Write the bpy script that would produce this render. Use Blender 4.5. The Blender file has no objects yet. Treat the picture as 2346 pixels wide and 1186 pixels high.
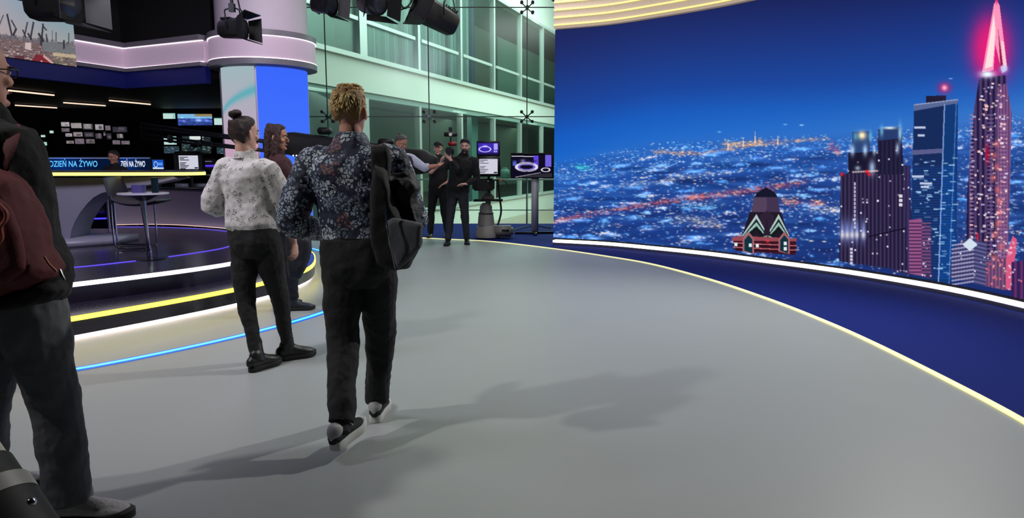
import bpy, bmesh, math, random
import numpy as np
from mathutils import Vector, Matrix, Quaternion
R_ = math.radians
random.seed(7); rng = np.random.default_rng(11)
scene = bpy.context.scene
COL = scene.collection

# ------------------------------------------------------------------ camera, world, lights, exposure
FPX, CXP, CYP, CAMH, HOR = 1600.0, 1173.0, 593.0, 1.42, 369.0
PITCH = math.atan((CYP - HOR) / FPX)
cam_d = bpy.data.cameras.new('camera'); cam = bpy.data.objects.new('camera', cam_d); COL.objects.link(cam)
cam_d.sensor_width = 36.0; cam_d.lens = 36.0 * FPX / 2346.0
cam_d.clip_start = 0.05; cam_d.clip_end = 200
cam.location = (0, 0, CAMH); cam.rotation_euler = (math.pi / 2 - PITCH, 0, 0)
scene.camera = cam
vs = scene.view_settings
vs.view_transform = 'Standard'; vs.look = 'None'; vs.exposure = 0.0; vs.gamma = 1.0; vs.use_curve_mapping = False
w = bpy.data.worlds.new('studio_air'); scene.world = w; w.use_nodes = True
w.node_tree.nodes['Background'].inputs[0].default_value = (0.45, 0.5, 0.62, 1)
w.node_tree.nodes['Background'].inputs[1].default_value = 0.05
scene.cycles.use_denoising = True
scene.cycles.max_bounces = 8; scene.cycles.transparent_max_bounces = 16; scene.cycles.caustics_reflective = False

def light(name, kind, loc, target, energy, col=(1, 1, 1), size=0.2, size_y=None, spot=60, blend=0.5):
    d = bpy.data.lights.new(name, kind); d.energy = energy; d.color = col
    if kind == 'AREA':
        d.shape = 'RECTANGLE'; d.size = size; d.size_y = size_y or size
    elif kind == 'SPOT':
        d.shadow_soft_size = size; d.spot_size = R_(spot); d.spot_blend = blend
    else: d.shadow_soft_size = size
    o = bpy.data.objects.new(name, d); COL.objects.link(o); o.location = loc
    o.rotation_euler = (Vector(target) - Vector(loc)).to_track_quat('-Z', 'Y').to_euler()
    return o
# studio spots and soft lights on the grid, plus added fills
light('grid_spot_right', 'SPOT', (4.6, 7.0, 4.9), (0.9, 5.0, 0.3), 1050, (1, 0.98, 0.95), 0.09, spot=88, blend=0.9)
light('grid_spot_left', 'SPOT', (-4.6, 1.6, 5.0), (1.3, 4.8, 0.2), 600, (1, 0.98, 0.95), 0.13, spot=70, blend=1.0)
light('grid_soft_centre', 'AREA', (1.6, 7.4, 5.0), (1.6, 7.4, 0), 90, (0.97, 1, 0.97), 4.0, 5.0)
light('grid_soft_stage', 'AREA', (-5.6, 9.0, 4.6), (-5.6, 9.0, 0), 30, (0.62, 0.55, 1.0), 3.0, 3.0)
light('fill_front_stage', 'AREA', (-3.6, 4.0, 4.9), (-6.2, 9.5, 0.6), 250, (0.88, 0.84, 1.0), 1.6, 1.2)  # added fill aimed at the desk and stage, not a known lamp
light('fill_soft_back', 'AREA', (0.2, 11.2, 5.2), (-0.4, 12.6, 1.0), 70, (1, 0.97, 0.95), 2.0, 1.0)  # added fill for the people and monitor post at the back
light('fill_column_spot', 'SPOT', (-2.2, 8.4, 4.9), (-4.5, 12.6, 4.3), 330, (1.0, 0.92, 1.0), 0.2, spot=50, blend=0.8)  # added spot to brighten the upper column, not a known lamp
# daylight falling into the atrium behind the glass wall
light('atrium_skylight', 'AREA', (3.0, 26.0, 13.0), (-3.0, 24.5, 3.0), 5200, (0.86, 1.0, 0.95), 12.0, 22.0)

# added fill lights to brighten the rooms behind the opposite facade (one row on each storey)
for k, Yl in enumerate((20.0, 28.0, 36.0)):
    xl = -11.04 + 0.3606 * Yl - 1.3
    light('office_fill_upper', 'AREA', (xl, Yl, 7.8), (xl, Yl, 0), 60, (0.95, 1, 0.97), 1.2, 6.0)
    light('office_fill_lower', 'AREA', (xl, Yl, 3.2), (xl, Yl, -1), 45, (1, 0.98, 0.9), 1.2, 6.0)

# ------------------------------------------------------------------ pixel <-> world
def ray(px, py):
    a = (px - CXP); b = -(py - CYP)
    c, s = math.cos(PITCH), math.sin(PITCH)
    return Vector((a, FPX * c + b * s, -FPX * s + b * c))
def G(px, py, z=0.0):
    r = ray(px, py); t = (z - CAMH) / r.z
    return Vector((r.x * t, r.y * t, z))
def D(px, py, Y):
    r = ray(px, py); t = Y / r.y
    return Vector((r.x * t, Y, CAMH + r.z * t))
def proj_np(P):
    c, s = math.cos(PITCH), math.sin(PITCH)
    v = P - np.array([0, 0, CAMH])
    d = v[..., 1] * c - v[..., 2] * s; u = v[..., 1] * s + v[..., 2] * c
    return CXP + FPX * v[..., 0] / d, CYP - FPX * u / d

# ------------------------------------------------------------------ materials
def lin(c):
    return tuple((x / 255 / 12.92) if x / 255 <= 0.04045 else ((x / 255 + 0.055) / 1.055) ** 2.4 for x in c[:3])
MATS = {}
def mat(name, rgb=(128, 128, 128), rough=0.6, metal=0.0, var=0.10, scale=25.0, bump=0.0, bscale=60.0, emit=None, estr=1.0, spec=0.5, coat=0.0, stretch=None):
    if name in MATS: return MATS[name]
    m = bpy.data.materials.new(name); m.use_nodes = True; MATS[name] = m
    nt = m.node_tree; N = nt.nodes; L = nt.links; b = N['Principled BSDF']
    b.inputs['Roughness'].default_value = rough; b.inputs['Metallic'].default_value = metal
    b.inputs['Specular IOR Level'].default_value = spec; b.inputs['Coat Weight'].default_value = coat
    c = lin(rgb)
    tc = N.new('ShaderNodeTexCoord'); mp = N.new('ShaderNodeMapping'); L.new(tc.outputs['Object'], mp.inputs[0])
    if stretch: mp.inputs['Scale'].default_value = stretch
    n = N.new('ShaderNodeTexNoise'); n.inputs['Scale'].default_value = scale; n.inputs['Detail'].default_value = 4
    L.new(mp.outputs[0], n.inputs['Vector'])
    cr = N.new('ShaderNodeMix'); cr.data_type = 'RGBA'
    cr.inputs['A'].default_value = (*[x * (1 - var) for x in c], 1); cr.inputs['B'].default_value = (*[min(1, x * (1 + var)) for x in c], 1)
    L.new(n.outputs['Fac'], cr.inputs['Factor']); L.new(cr.outputs['Result'], b.inputs['Base Color'])
    if bump:
        n2 = N.new('ShaderNodeTexNoise'); n2.inputs['Scale'].default_value = bscale; n2.inputs['Detail'].default_value = 5
        L.new(mp.outputs[0], n2.inputs['Vector'])
        bp = N.new('ShaderNodeBump'); bp.inputs['Strength'].default_value = bump; bp.inputs['Distance'].default_value = 0.02
        L.new(n2.outputs['Fac'], bp.inputs['Height']); L.new(bp.outputs[0], b.inputs['Normal'])
    if emit is not None:
        b.inputs['Emission Color'].default_value = (*lin(emit), 1); b.inputs['Emission Strength'].default_value = estr
    return m
def screen_mat(name, strength=1.0):
    m = bpy.data.materials.new(name); m.use_nodes = True
    nt = m.node_tree; nt.nodes.clear(); N = nt.nodes; L = nt.links
    o = N.new('ShaderNodeOutputMaterial'); e = N.new('ShaderNodeEmission'); a = N.new('ShaderNodeAttribute')
    a.attribute_name = 'pixels'; e.inputs[1].default_value = strength
    L.new(a.outputs['Color'], e.inputs[0]); L.new(e.outputs[0], o.inputs[0])
    m.cycles.emission_sampling = 'NONE'
    return m
SCR = screen_mat('screen_pixels', 1.0)
def glass_mat(name, tint, gloss=0.06, rough=0.02, mul=0.22):
    m = bpy.data.materials.new(name); m.use_nodes = True
    nt = m.node_tree; nt.nodes.clear(); N = nt.nodes; L = nt.links
    o = N.new('ShaderNodeOutputMaterial'); t = N.new('ShaderNodeBsdfTransparent'); g = N.new('ShaderNodeBsdfGlossy')
    t.inputs[0].default_value = (*tint, 1); g.inputs['Roughness'].default_value = rough; g.inputs[0].default_value = (0.9, 1, 0.95, 1)
    mx = N.new('ShaderNodeMixShader'); fr = N.new('ShaderNodeFresnel'); fr.inputs[0].default_value = 1.45
    mu = N.new('ShaderNodeMath'); mu.operation = 'MULTIPLY_ADD'; mu.inputs[1].default_value = mul; mu.inputs[2].default_value = gloss * 0.2
    L.new(fr.outputs[0], mu.inputs[0]); L.new(mu.outputs[0], mx.inputs[0]); L.new(t.outputs[0], mx.inputs[1]); L.new(g.outputs[0], mx.inputs[2])
    L.new(mx.outputs[0], o.inputs[0]); return m

BLACK = mat('matte_black', (14, 14, 16), 0.55, bump=0.1)
BLACKGLOSS = mat('gloss_black', (10, 10, 14), 0.2)
CHROME = mat('chrome', (205, 205, 215), 0.15, 1.0)
DKMETAL = mat('dark_metal', (34, 36, 40), 0.4, 0.6)
GREYMETAL = mat('grey_metal', (118, 122, 130), 0.42, 0.3)
SKIN = mat('skin', (190, 138, 118), 0.55, var=0.12, scale=30, bump=0.05)
WHITE = mat('white_paint', (215, 215, 212), 0.5)

# ------------------------------------------------------------------ object helpers
def link(o, parent=None):
    COL.objects.link(o)
    if parent is not None: o.parent = parent
    return o
def tag(o, label=None, cat=None, group=None, kind=None):
    if label: o['label'] = label
    if cat: o['category'] = cat
    if group: o['group'] = group
    if kind: o['kind'] = kind
    return o
def empty(name, loc, rz=0.0, label=None, cat=None, group=None):
    o = bpy.data.objects.new(name, None); o.empty_display_size = 0.1; o.location = loc; o.rotation_euler = (0, 0, rz)
    link(o); return tag(o, label, cat, group)
class MB:
    """collects verts/faces for ONE mesh object"""
    def __init__(s): s.V = []; s.F = []; s.M = []; s.mi = 0
    def add(s, v, f):
        n = len(s.V); s.V += [tuple(x) for x in v]; s.F += [tuple(i + n for i in q) for q in f]; s.M += [s.mi] * len(f)
        return s
    def box(s, c, size, rot=None, bev=0.0):
        hx, hy, hz = size[0] / 2, size[1] / 2, size[2] / 2
        if bev > 0:
            b = min(bev, hx * 0.9, hy * 0.9, hz * 0.9)
            bm = bmesh.new(); bmesh.ops.create_cube(bm, size=1)
            for v in bm.verts: v.co = Vector((v.co.x * size[0], v.co.y * size[1], v.co.z * size[2]))
            bmesh.ops.bevel(bm, geom=bm.edges[:], offset=b, segments=2, affect='EDGES')
            bm.verts.ensure_lookup_table()
            v = [x.co.copy() for x in bm.verts]; f = [[q.index for q in p.verts] for p in bm.faces]; bm.free()
        else:
            v = [Vector((x, y, z)) for x in (-hx, hx) for y in (-hy, hy) for z in (-hz, hz)]
            f = [(0, 1, 3, 2), (4, 6, 7, 5), (0, 4, 5, 1), (2, 3, 7, 6), (0, 2, 6, 4), (1, 5, 7, 3)]
        if rot is not None: v = [rot @ x for x in v]
        return s.add([x + Vector(c) for x in v], f)
    def bar(s, a, b, w, h=None, up=(0, 0, 1)):
        """rectangular bar from a to b"""
        a = Vector(a); b = Vector(b); d = b - a; h = h or w
        t = d.normalized(); u = Vector(up); sd = t.cross(u)
        if sd.length < 1e-4: sd = t.cross(Vector((1, 0, 0)))
        sd.normalize(); u = sd.cross(t)
        M = Matrix((sd, t, u)).transposed()
        return s.box((a + b) / 2, (w, d.length, h), M)
    def loft(s, pts, seg=14, side=(1, 0, 0), cap=True, rnd=True, smooth=0, sq=1.0):
        """pts: list of (pos, rx, ry). rx lies along side, ry along the third axis"""
        P = [Vector(p[0]) for p in pts]; rx = [p[1] for p in pts]; ry = [p[2] if len(p) > 2 else p[1] for p in pts]
        if smooth and len(P) > 2:
            P2 = []; a2 = []; b2 = []
            n = len(P)
            def cr(a, b, c, d, t): return 0.5 * ((2 * b) + (c - a) * t + (2 * a - 5 * b + 4 * c - d) * t * t + (3 * b - a - 3 * c + d) * t ** 3)
            for i in range(n - 1):
                i0 = max(i - 1, 0); i3 = min(i + 2, n - 1)
                for k in range(smooth):
                    t = k / smooth
                    P2.append(cr(P[i0], P[i], P[i + 1], P[i3], t))
                    a2.append(max(1e-3, cr(rx[i0], rx[i], rx[i + 1], rx[i3], t))); b2.append(max(1e-3, cr(ry[i0], ry[i], ry[i + 1], ry[i3], t)))
            P2.append(P[-1]); a2.append(rx[-1]); b2.append(ry[-1]); P, rx, ry = P2, a2, b2
        n = len(P); T = []
        for i in range(n):
            t = P[min(i + 1, n - 1)] - P[max(i - 1, 0)]
            if t.length < 1e-7: t = Vector((0, 0, 1))
            T.append(t.normalized())
        if cap and rnd:
            for (end, sg) in ((0, -1), (-1, 1)):
                r = min(rx[end], ry[end]); p0 = P[end].copy(); t = T[end]; a0, b0 = rx[end], ry[end]
                for q, sc_ in ((0.45, 0.87), (0.8, 0.55)):
                    pp = p0 + t * sg * r * q
                    if end == 0: P.insert(0, pp); rx.insert(0, a0 * sc_); ry.insert(0, b0 * sc_); T.insert(0, t)
                    else: P.append(pp); rx.append(a0 * sc_); ry.append(b0 * sc_); T.append(t)
            n = len(P)
        V = []; S = Vector(side)
        for i in range(n):
            t = T[i]; sd = S - t * S.dot(t)
            if sd.length < 1e-3: sd = t.orthogonal()
            sd.normalize(); S = sd; o = t.cross(sd)
            for k in range(seg):
                a = 2 * math.pi * k / seg; ca, sa = math.cos(a), math.sin(a)
                if sq != 1.0: ca = math.copysign(abs(ca) ** sq, ca); sa = math.copysign(abs(sa) ** sq, sa)
                V.append(P[i] + sd * ca * rx[i] + o * sa * ry[i])
        F = []
        for i in range(n - 1):
            for k in range(seg):
                k2 = (k + 1) % seg; F.append((i * seg + k, i * seg + k2, (i + 1) * seg + k2, (i + 1) * seg + k))
        if cap: F.append(tuple(range(seg - 1, -1, -1))); F.append(tuple((n - 1) * seg + k for k in range(seg)))
        return s.add(V, F)
    def tube(s, pts, r, seg=8, smooth=0):
        return s.loft([(p, r, r) for p in pts], seg, cap=True, rnd=False, smooth=smooth)
    def cyl(s, a, b, r, r2=None, seg=24):
        return s.loft([(a, r, r), (b, r if r2 is None else r2, r if r2 is None else r2)], seg, cap=True, rnd=False)
    def ball(s, c, rx, ry=None, rz=None, seg=16, rot=None):
        ry = rx if ry is None else ry; rz = rx if rz is None else rz
        V = []; F = []; st = max(6, seg // 2); c = Vector(c)
        for i in range(1, st):
            th = math.pi * i / st
            for k in range(seg):
                a = 2 * math.pi * k / seg; v = Vector((rx * math.sin(th) * math.cos(a), ry * math.sin(th) * math.sin(a), rz * math.cos(th)))
                V.append((rot @ v if rot is not None else v) + c)
        for i in range(st - 2):
            for k in range(seg):
                k2 = (k + 1) % seg; F.append((i * seg + k, (i + 1) * seg + k, (i + 1) * seg + k2, i * seg + k2))
        t = Vector((0, 0, rz)); b = Vector((0, 0, -rz))
        if rot is not None: t = rot @ t; b = rot @ b
        V += [t + c, b + c]; n = len(V)
        for k in range(seg):
            k2 = (k + 1) % seg; F.append((n - 2, k, k2)); F.append((n - 1, (st - 2) * seg + k2, (st - 2) * seg + k))
        return s.add(V, F)
    def prism(s, poly, z0, z1):
        """poly: xy outline; vertical extrusion"""
        n = len(poly); V = [(p[0], p[1], z0) for p in poly] + [(p[0], p[1], z1) for p in poly]
        F = [tuple(range(n - 1, -1, -1)), tuple(range(n, 2 * n))] + [(i, (i + 1) % n, n + (i + 1) % n, n + i) for i in range(n)]
        return s.add(V, F)
    def slab(s, quad, thick):
        """quad of 4 points given thickness along its normal"""
        q = [Vector(p) for p in quad]; nn = (q[1] - q[0]).cross(q[2] - q[1]).normalized() * thick
        V = q + [p - nn for p in q]
        return s.add(V, [(0, 1, 2, 3), (7, 6, 5, 4), (0, 4, 5, 1), (1, 5, 6, 2), (2, 6, 7, 3), (3, 7, 4, 0)])
    def band(s, curve, z0, z1, off0=0.0, off1=0.0):
        """vertical/sloped ribbon of closed thickness along a plan curve (list of Vector xy); profile = [(off,z)...]"""
        return s.sweep(curve, [(off0, z0), (off0, z1), (off1, z1), (off1, z0)])
    def sweep(s, curve, prof, closed=False):
        n = len(curve); m = len(prof); V = []; F = []
        for i in range(n):
            a = curve[(i - 1) % n] if (closed or i > 0) else curve[i]; b = curve[(i + 1) % n] if (closed or i < n - 1) else curve[i]
            t = Vector((b[0] - a[0], b[1] - a[1], 0)).normalized(); nn = Vector((t.y, -t.x, 0))
            for (o, z) in prof: V.append(Vector((curve[i][0], curve[i][1], 0)) + nn * o + Vector((0, 0, z)))
        for i in range(n if closed else n - 1):
            j = (i + 1) % n
            for k in range(m):
                k2 = (k + 1) % m; F.append((i * m + k, i * m + k2, j * m + k2, j * m + k))
        if not closed: F.append(tuple(range(m))); F.append(tuple((n - 1) * m + k for k in range(m - 1, -1, -1)))
        return s.add(V, F)
    def build(s, name, m, parent=None, smooth=True, angle=35, remesh=0.0, smo=0, disp=None, loc=None):
        V = [Vector(v) for v in s.V]
        me = bpy.data.meshes.new(name); me.from_pydata(V, [], s.F)
        ms = m if isinstance(m, (list, tuple)) else [m]
        for x in ms: me.materials.append(x)
        if len(ms) > 1: me.polygons.foreach_set('material_index', s.M)
        bm = bmesh.new(); bm.from_mesh(me); bmesh.ops.recalc_face_normals(bm, faces=bm.faces[:])
        if smooth and not remesh:
            for e in bm.edges:
                if len(e.link_faces) == 2 and e.calc_face_angle(0) > R_(angle): e.smooth = False
        bm.to_mesh(me); bm.free()
        if smooth: me.polygons.foreach_set('use_smooth', [True] * len(me.polygons))
        o = bpy.data.objects.new(name, me); link(o, parent)
        if loc: o.location = loc
        if remesh:
            r = o.modifiers.new('remesh', 'REMESH'); r.mode = 'VOXEL'; r.voxel_size = remesh; r.use_smooth_shade = True
        if smo:
            r = o.modifiers.new('smooth', 'SMOOTH'); r.factor = 0.6; r.iterations = smo
        if disp:
            for (size, st) in disp:
                key = 'clouds_%.3f' % size
                t = bpy.data.textures.get(key) or bpy.data.textures.new(key, 'CLOUDS'); t.noise_scale = size; t.noise_depth = 2
                r = o.modifiers.new('folds', 'DISPLACE'); r.texture = t; r.strength = st; r.mid_level = 0.5; r.texture_coords = 'LOCAL'
        return o
def structure(o): o['kind'] = 'structure'; return o
def rebase(root):
    """the parts were built in world space: put them under the root without moving them"""
    bpy.context.view_layer.update()
    for ch in root.children: ch.matrix_parent_inverse = root.matrix_world.inverted()
def spline(pts, n=12):
    P = [Vector((p[0], p[1], 0)) for p in pts]; out = []
    for i in range(len(P) - 1):
        a, b, c, d = P[max(i - 1, 0)], P[i], P[i + 1], P[min(i + 2, len(P) - 1)]
        for k in range(n):
            t = k / n; out.append(0.5 * ((2 * b) + (c - a) * t + (2 * a - 5 * b + 4 * c - d) * t * t + (3 * b - a - 3 * c + d) * t ** 3))
    out.append(P[-1]); return out

# ------------------------------------------------------------------ painted screens (pixel values live on a fine grid of vertices)
class Canvas:
    def __init__(s, x0, y0, w, h, col=(0, 0, 0), res=1.0):
        s.x0, s.y0, s.res = x0, y0, res; s.W = int(w * res); s.H = int(h * res)
        s.a = np.zeros((s.H, s.W, 3), np.float32) + np.array(col, np.float32) / 255
        yy, xx = np.mgrid[0:s.H, 0:s.W]; s.X = xx / res + x0; s.Y = yy / res + y0
    def sub(s, x0, y0, x1, y1):
        i0 = int(max(0, (y0 - s.y0) * s.res)); i1 = int(min(s.H, (y1 - s.y0) * s.res + 1)); j0 = int(max(0, (x0 - s.x0) * s.res)); j1 = int(min(s.W, (x1 - s.x0) * s.res + 1))
        return slice(i0, max(i0, i1)), slice(j0, max(j0, j1))
    def rect(s, x0, y0, x1, y1, col, al=1.0):
        q = s.sub(x0, y0, x1, y1); s.a[q] = s.a[q] * (1 - al) + np.array(col) / 255 * al
    def poly(s, pts, col, al=1.0):
        xs = [p[0] for p in pts]; ys = [p[1] for p in pts]; q = s.sub(min(xs), min(ys), max(xs), max(ys))
        X = s.X[q]; Y = s.Y[q]; ins = np.zeros(X.shape, bool); n = len(pts)
        for i in range(n):
            xa, ya = pts[i]; xb, yb = pts[(i + 1) % n]
            if ya == yb: continue
            c = ((ya > Y) != (yb > Y)) & (X < (xb - xa) * (Y - ya) / (yb - ya) + xa); ins ^= c
        s.a[q] = np.where(ins[..., None], s.a[q] * (1 - al) + np.array(col) / 255 * al, s.a[q]); return q, ins
    def glow(s, x, y, rx, ry, col, amp=1.0, hard=2.0):
        q = s.sub(x - 3 * rx, y - 3 * ry, x + 3 * rx, y + 3 * ry)
        g = np.exp(-(((s.X[q] - x) / rx) ** 2 + ((s.Y[q] - y) / ry) ** 2) ** (hard / 2)) * amp
        s.a[q] = s.a[q] + g[..., None] * np.array(col) / 255
    def line(s, x0, y0, x1, y1, wd, col, al=1.0):
        d = math.hypot(x1 - x0, y1 - y0) + 1e-6; nx, ny = -(y1 - y0) / d * wd / 2, (x1 - x0) / d * wd / 2
        s.poly([(x0 + nx, y0 + ny), (x1 + nx, y1 + ny), (x1 - nx, y1 - ny), (x0 - nx, y0 - ny)], col, al)
    def mix(s, x, y, rx, ry, col, amp=1.0, hard=2.0):
        q = s.sub(x - 3 * rx, y - 3 * ry, x + 3 * rx, y + 3 * ry)
        g = (np.exp(-(((s.X[q] - x) / rx) ** 2 + ((s.Y[q] - y) / ry) ** 2) ** (hard / 2)) * amp)[..., None]
        s.a[q] = s.a[q] * (1 - g) + g * np.array(col) / 255
    def ring(s, x, y, rx, ry, wd, col, al=1.0):
        r = np.sqrt(((s.X - x) / rx) ** 2 + ((s.Y - y) / ry) ** 2); k = (np.abs(r - 1) * min(rx, ry) < wd / 2)
        s.a[k] = s.a[k] * (1 - al) + np.array(col) / 255 * al
    def sample(s, X, Y):
        fx = np.clip((X - s.x0) * s.res, 0, s.W - 1.001); fy = np.clip((Y - s.y0) * s.res, 0, s.H - 1.001)
        ix = fx.astype(int); iy = fy.astype(int); tx = (fx - ix)[..., None]; ty = (fy - iy)[..., None]
        a = s.a; v = (a[iy, ix] * (1 - tx) + a[iy, ix + 1] * tx) * (1 - ty) + (a[iy + 1, ix] * (1 - tx) + a[iy + 1, ix + 1] * tx) * ty
        v = np.clip(v, 0, 1.25); return np.where(v <= 0.04045, v / 12.92, ((v + 0.055) / 1.055) ** 2.4)
def pixel_grid(name, P, colors, parent=None, m=None):
    """P: (ny,nx,3) world positions, colors (ny,nx,3) linear"""
    ny, nx = P.shape[:2]; me = bpy.data.meshes.new(name)
    idx = np.arange(ny * nx).reshape(ny, nx)
    q = np.stack([idx[:-1, :-1], idx[1:, :-1], idx[1:, 1:], idx[:-1, 1:]], -1).reshape(-1, 4).astype(np.int32); nf = len(q)
    me.vertices.add(ny * nx); me.vertices.foreach_set('co', P.reshape(-1).astype(np.float32))
    me.loops.add(nf * 4); me.loops.foreach_set('vertex_index', q.reshape(-1))
    me.polygons.add(nf); me.polygons.foreach_set('loop_start', np.arange(0, nf * 4, 4, dtype=np.int32)); me.polygons.foreach_set('loop_total', np.full(nf, 4, np.int32))
    me.update(); me.validate()
    at = me.attributes.new('pixels', 'FLOAT_COLOR', 'POINT')
    rgba = np.ones((ny * nx, 4), np.float32); rgba[:, :3] = colors.reshape(-1, 3); at.data.foreach_set('color', rgba.reshape(-1))
    me.materials.append(m or SCR); o = bpy.data.objects.new(name, me); return link(o, parent)
def quad_screen(name, corners, cv, nx, ny, parent=None, off=0.0, m=None):
    """corners TL,TR,BR,BL world; canvas mapped corner to corner"""
    tl, tr, br, bl = [np.array(c, float) for c in corners]
    u = np.linspace(0, 1, nx)[None, :, None]; v = np.linspace(0, 1, ny)[:, None, None]
    P = (tl * (1 - u) + tr * u) * (1 - v) + (bl * (1 - u) + br * u) * v
    if off:
        n = np.cross(tr - tl, bl - tl); n /= np.linalg.norm(n)
        if n @ (np.array([0, 0, CAMH]) - tl) < 0: n = -n
        P = P + n * off
    U = cv.x0 + (u[..., 0] + 0 * v[..., 0]) * (cv.W / cv.res); Vv = cv.y0 + (v[..., 0] + 0 * u[..., 0]) * (cv.H / cv.res)
    return pixel_grid(name, P, cv.sample(U, Vv), parent, m)
def text_mesh(name, s, tl, tr, bl, m, parent=None, lift=0.004):
    """text filling the parallelogram tl,tr,bl"""
    cu = bpy.data.curves.new(name, 'FONT'); cu.body = s; cu.extrude = 0.0; cu.offset = 0.012
    o = bpy.data.objects.new(name, cu); COL.objects.link(o); bpy.context.view_layer.update()
    me = bpy.data.meshes.new_from_object(o.evaluated_get(bpy.context.evaluated_depsgraph_get())); bpy.data.objects.remove(o)
    xs = [v.co.x for v in me.vertices]; ys = [v.co.y for v in me.vertices]; x0, x1, y0, y1 = min(xs), max(xs), min(ys), max(ys)
    tl, tr, bl = Vector(tl), Vector(tr), Vector(bl); n = (tr - tl).cross(bl - tl).normalized()
    if n.dot(Vector((0, 0, CAMH)) - tl) < 0: n = -n
    for v in me.vertices:
        u = (v.co.x - x0) / (x1 - x0); t = (y1 - v.co.y) / (y1 - y0); v.co = tl + (tr - tl) * u + (bl - tl) * t + n * lift
    me.materials.clear(); me.materials.append(m); return link(bpy.data.objects.new(name, me), parent)
# ================================================================== THE SETTING
FLOOR = mat('grey_vinyl_floor', (147, 152, 150), 0.42, var=0.03, scale=1.5, spec=0.35)
CARPET = mat('blue_carpet', (15, 33, 108), 0.95, var=0.12, scale=90, bump=0.15, bscale=400, spec=0.15)
NAVY = mat('navy_panel', (12, 16, 62), 0.4)
BLKWALL = mat('black_wall', (7, 7, 10), 0.6)
YEL = mat('yellow_led', (250, 235, 80), 0.4, emit=(255, 236, 50), estr=6.0)
YELC = mat('yellow_cove_led', (250, 240, 130), 0.4, emit=(255, 240, 120), estr=1.3)
YELPALE = mat('pale_yellow_inlay', (232, 228, 170), 0.4, emit=(238, 232, 165), estr=0.75)
WHT = mat('white_led', (255, 255, 255), 0.4, emit=(255, 246, 250), estr=3.5)
GLOWW = mat('warm_glow_led', (255, 235, 225), 0.4, emit=(255, 232, 226), estr=7.0)
WHTS = mat('soft_white_led', (255, 255, 255), 0.4, emit=(255, 240, 250), estr=1.5)
PURP = mat('purple_led', (90, 70, 230), 0.4, emit=(96, 78, 235), estr=1.0)
CYANL = mat('cyan_led', (60, 190, 250), 0.4, emit=(95, 215, 255), estr=1.15)
BLUEL = mat('blue_led', (10, 80, 200), 0.4, emit=(8, 92, 205), estr=0.8)
PANEL = mat('rose_white_panel', (178, 160, 174), 0.55, var=0.03, emit=(185, 160, 184), estr=0.34)  # weak emission stands in for the strips' light on the panel
GREYP = mat('grey_lacquer', (118, 112, 122), 0.45, var=0.03)

structure(MB().prism([(-16, -4), (16, -4), (16, 16.05), (-16, 16.05)], -0.2, 0.0).build('floor', FLOOR, smooth=False))
# carpet outside the pale yellow inlay
ypx = [(1000, 547), (1120, 553), (1268, 570), (1400, 589), (1500, 607), (1630, 642), (1760, 686), (1875, 731), (1990, 782), (2170, 872), (2346, 967), (2560, 1100)]
yel = [Vector((-9.5, 14.2, 0)), Vector((-6.5, 14.3, 0)), Vector((-4.0, 14.0, 0))] + [G(*p) for p in ypx] + [Vector((3.1, 1.5, 0)), Vector((3.0, -1, 0)), Vector((2.5, -3.5, 0))]
yc = spline(yel, 10)
poly = [(p.x, p.y) for p in yc] + [(15.8, -3.5), (15.8, 15.95), (-9.5, 15.95)]
cb = MB(); cb.prism(poly, 0.001, 0.006); structure(cb.build('floor_carpet', CARPET, smooth=False))
structure(MB().sweep(yc, [(-0.026, 0.001), (-0.026, 0.010), (0.026, 0.010), (0.026, 0.001)]).build('trim_1', YELPALE))

# LED video wall
lpx = [(1268, 545), (1385, 551), (1500, 561), (1630, 574), (1760, 590), (1880, 605), (2000, 622), (2180, 652), (2346, 687), (2520, 730)]
led = [G(x, y, 0.12) for x, y in lpx]
lc = spline(led, 14)
ZT = D(1268, 69, led[0].y).z
def resample(c, n):
    L = [0]
    for i in range(1, len(c)): L.append(L[-1] + (c[i] - c[i - 1]).length)
    t = np.linspace(0, L[-1], n); return np.stack([np.interp(t, L, [p.x for p in c]), np.interp(t, L, [p.y for p in c])], -1)
# ---- the night city shown on it
cv = Canvas(1240, -260, 1330, 1040)
def yhor(x): return np.interp(x, [1240, 1268, 1380, 1500, 1650, 1900, 2100, 2346, 2600], [375, 372, 350, 326, 316, 306, 290, 262, 230])
dy = cv.Y - yhor(cv.X)
sky_y = [-600, -330, -230, -120, -60, -20, 0, 40, 120, 400]
lft = (np.clip((cv.X - 1268) / 1078, 0, 1))
for k, (a, b) in enumerate((((30, 30, 32, 28, 24, 26, 34, 34, 30, 22), (24, 24, 28, 30, 36, 52, 60, 46, 36, 28)),
                            ((30, 34, 50, 70, 92, 100, 104, 88, 66, 44), (30, 36, 54, 74, 98, 116, 118, 92, 70, 46)),
                            ((74, 84, 116, 158, 192, 200, 200, 178, 148, 110), (80, 92, 130, 160, 188, 200, 200, 176, 146, 110)))):
    cv.a[..., k] = (np.interp(dy, sky_y, a) * (1 - lft) + np.interp(dy, sky_y, b) * lft) / 255
def city_dots(n, d0, d1, rx, ry, cols, amp, xr=(1262, 2360)):
    for _ in range(n):
        x = rng.uniform(*xr); t = rng.uniform(0, 1); d = d0 + (d1 - d0) * t
        y = yhor(x) + d; c = cols[rng.integers(len(cols))]; q = rng.uniform(0.5, 1.3)
        cv.mix(x, y, rx * q * rng.uniform(0.7, 1.8), ry * q, c, amp * rng.uniform(0.3, 1.0))
CW = [(160, 215, 255), (235, 242, 255), (100, 180, 255), (255, 235, 232), (90, 170, 250), (200, 225, 255)]
CR = [(225, 110, 100), (240, 150, 120), (215, 80, 95), (250, 190, 165)]
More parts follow.
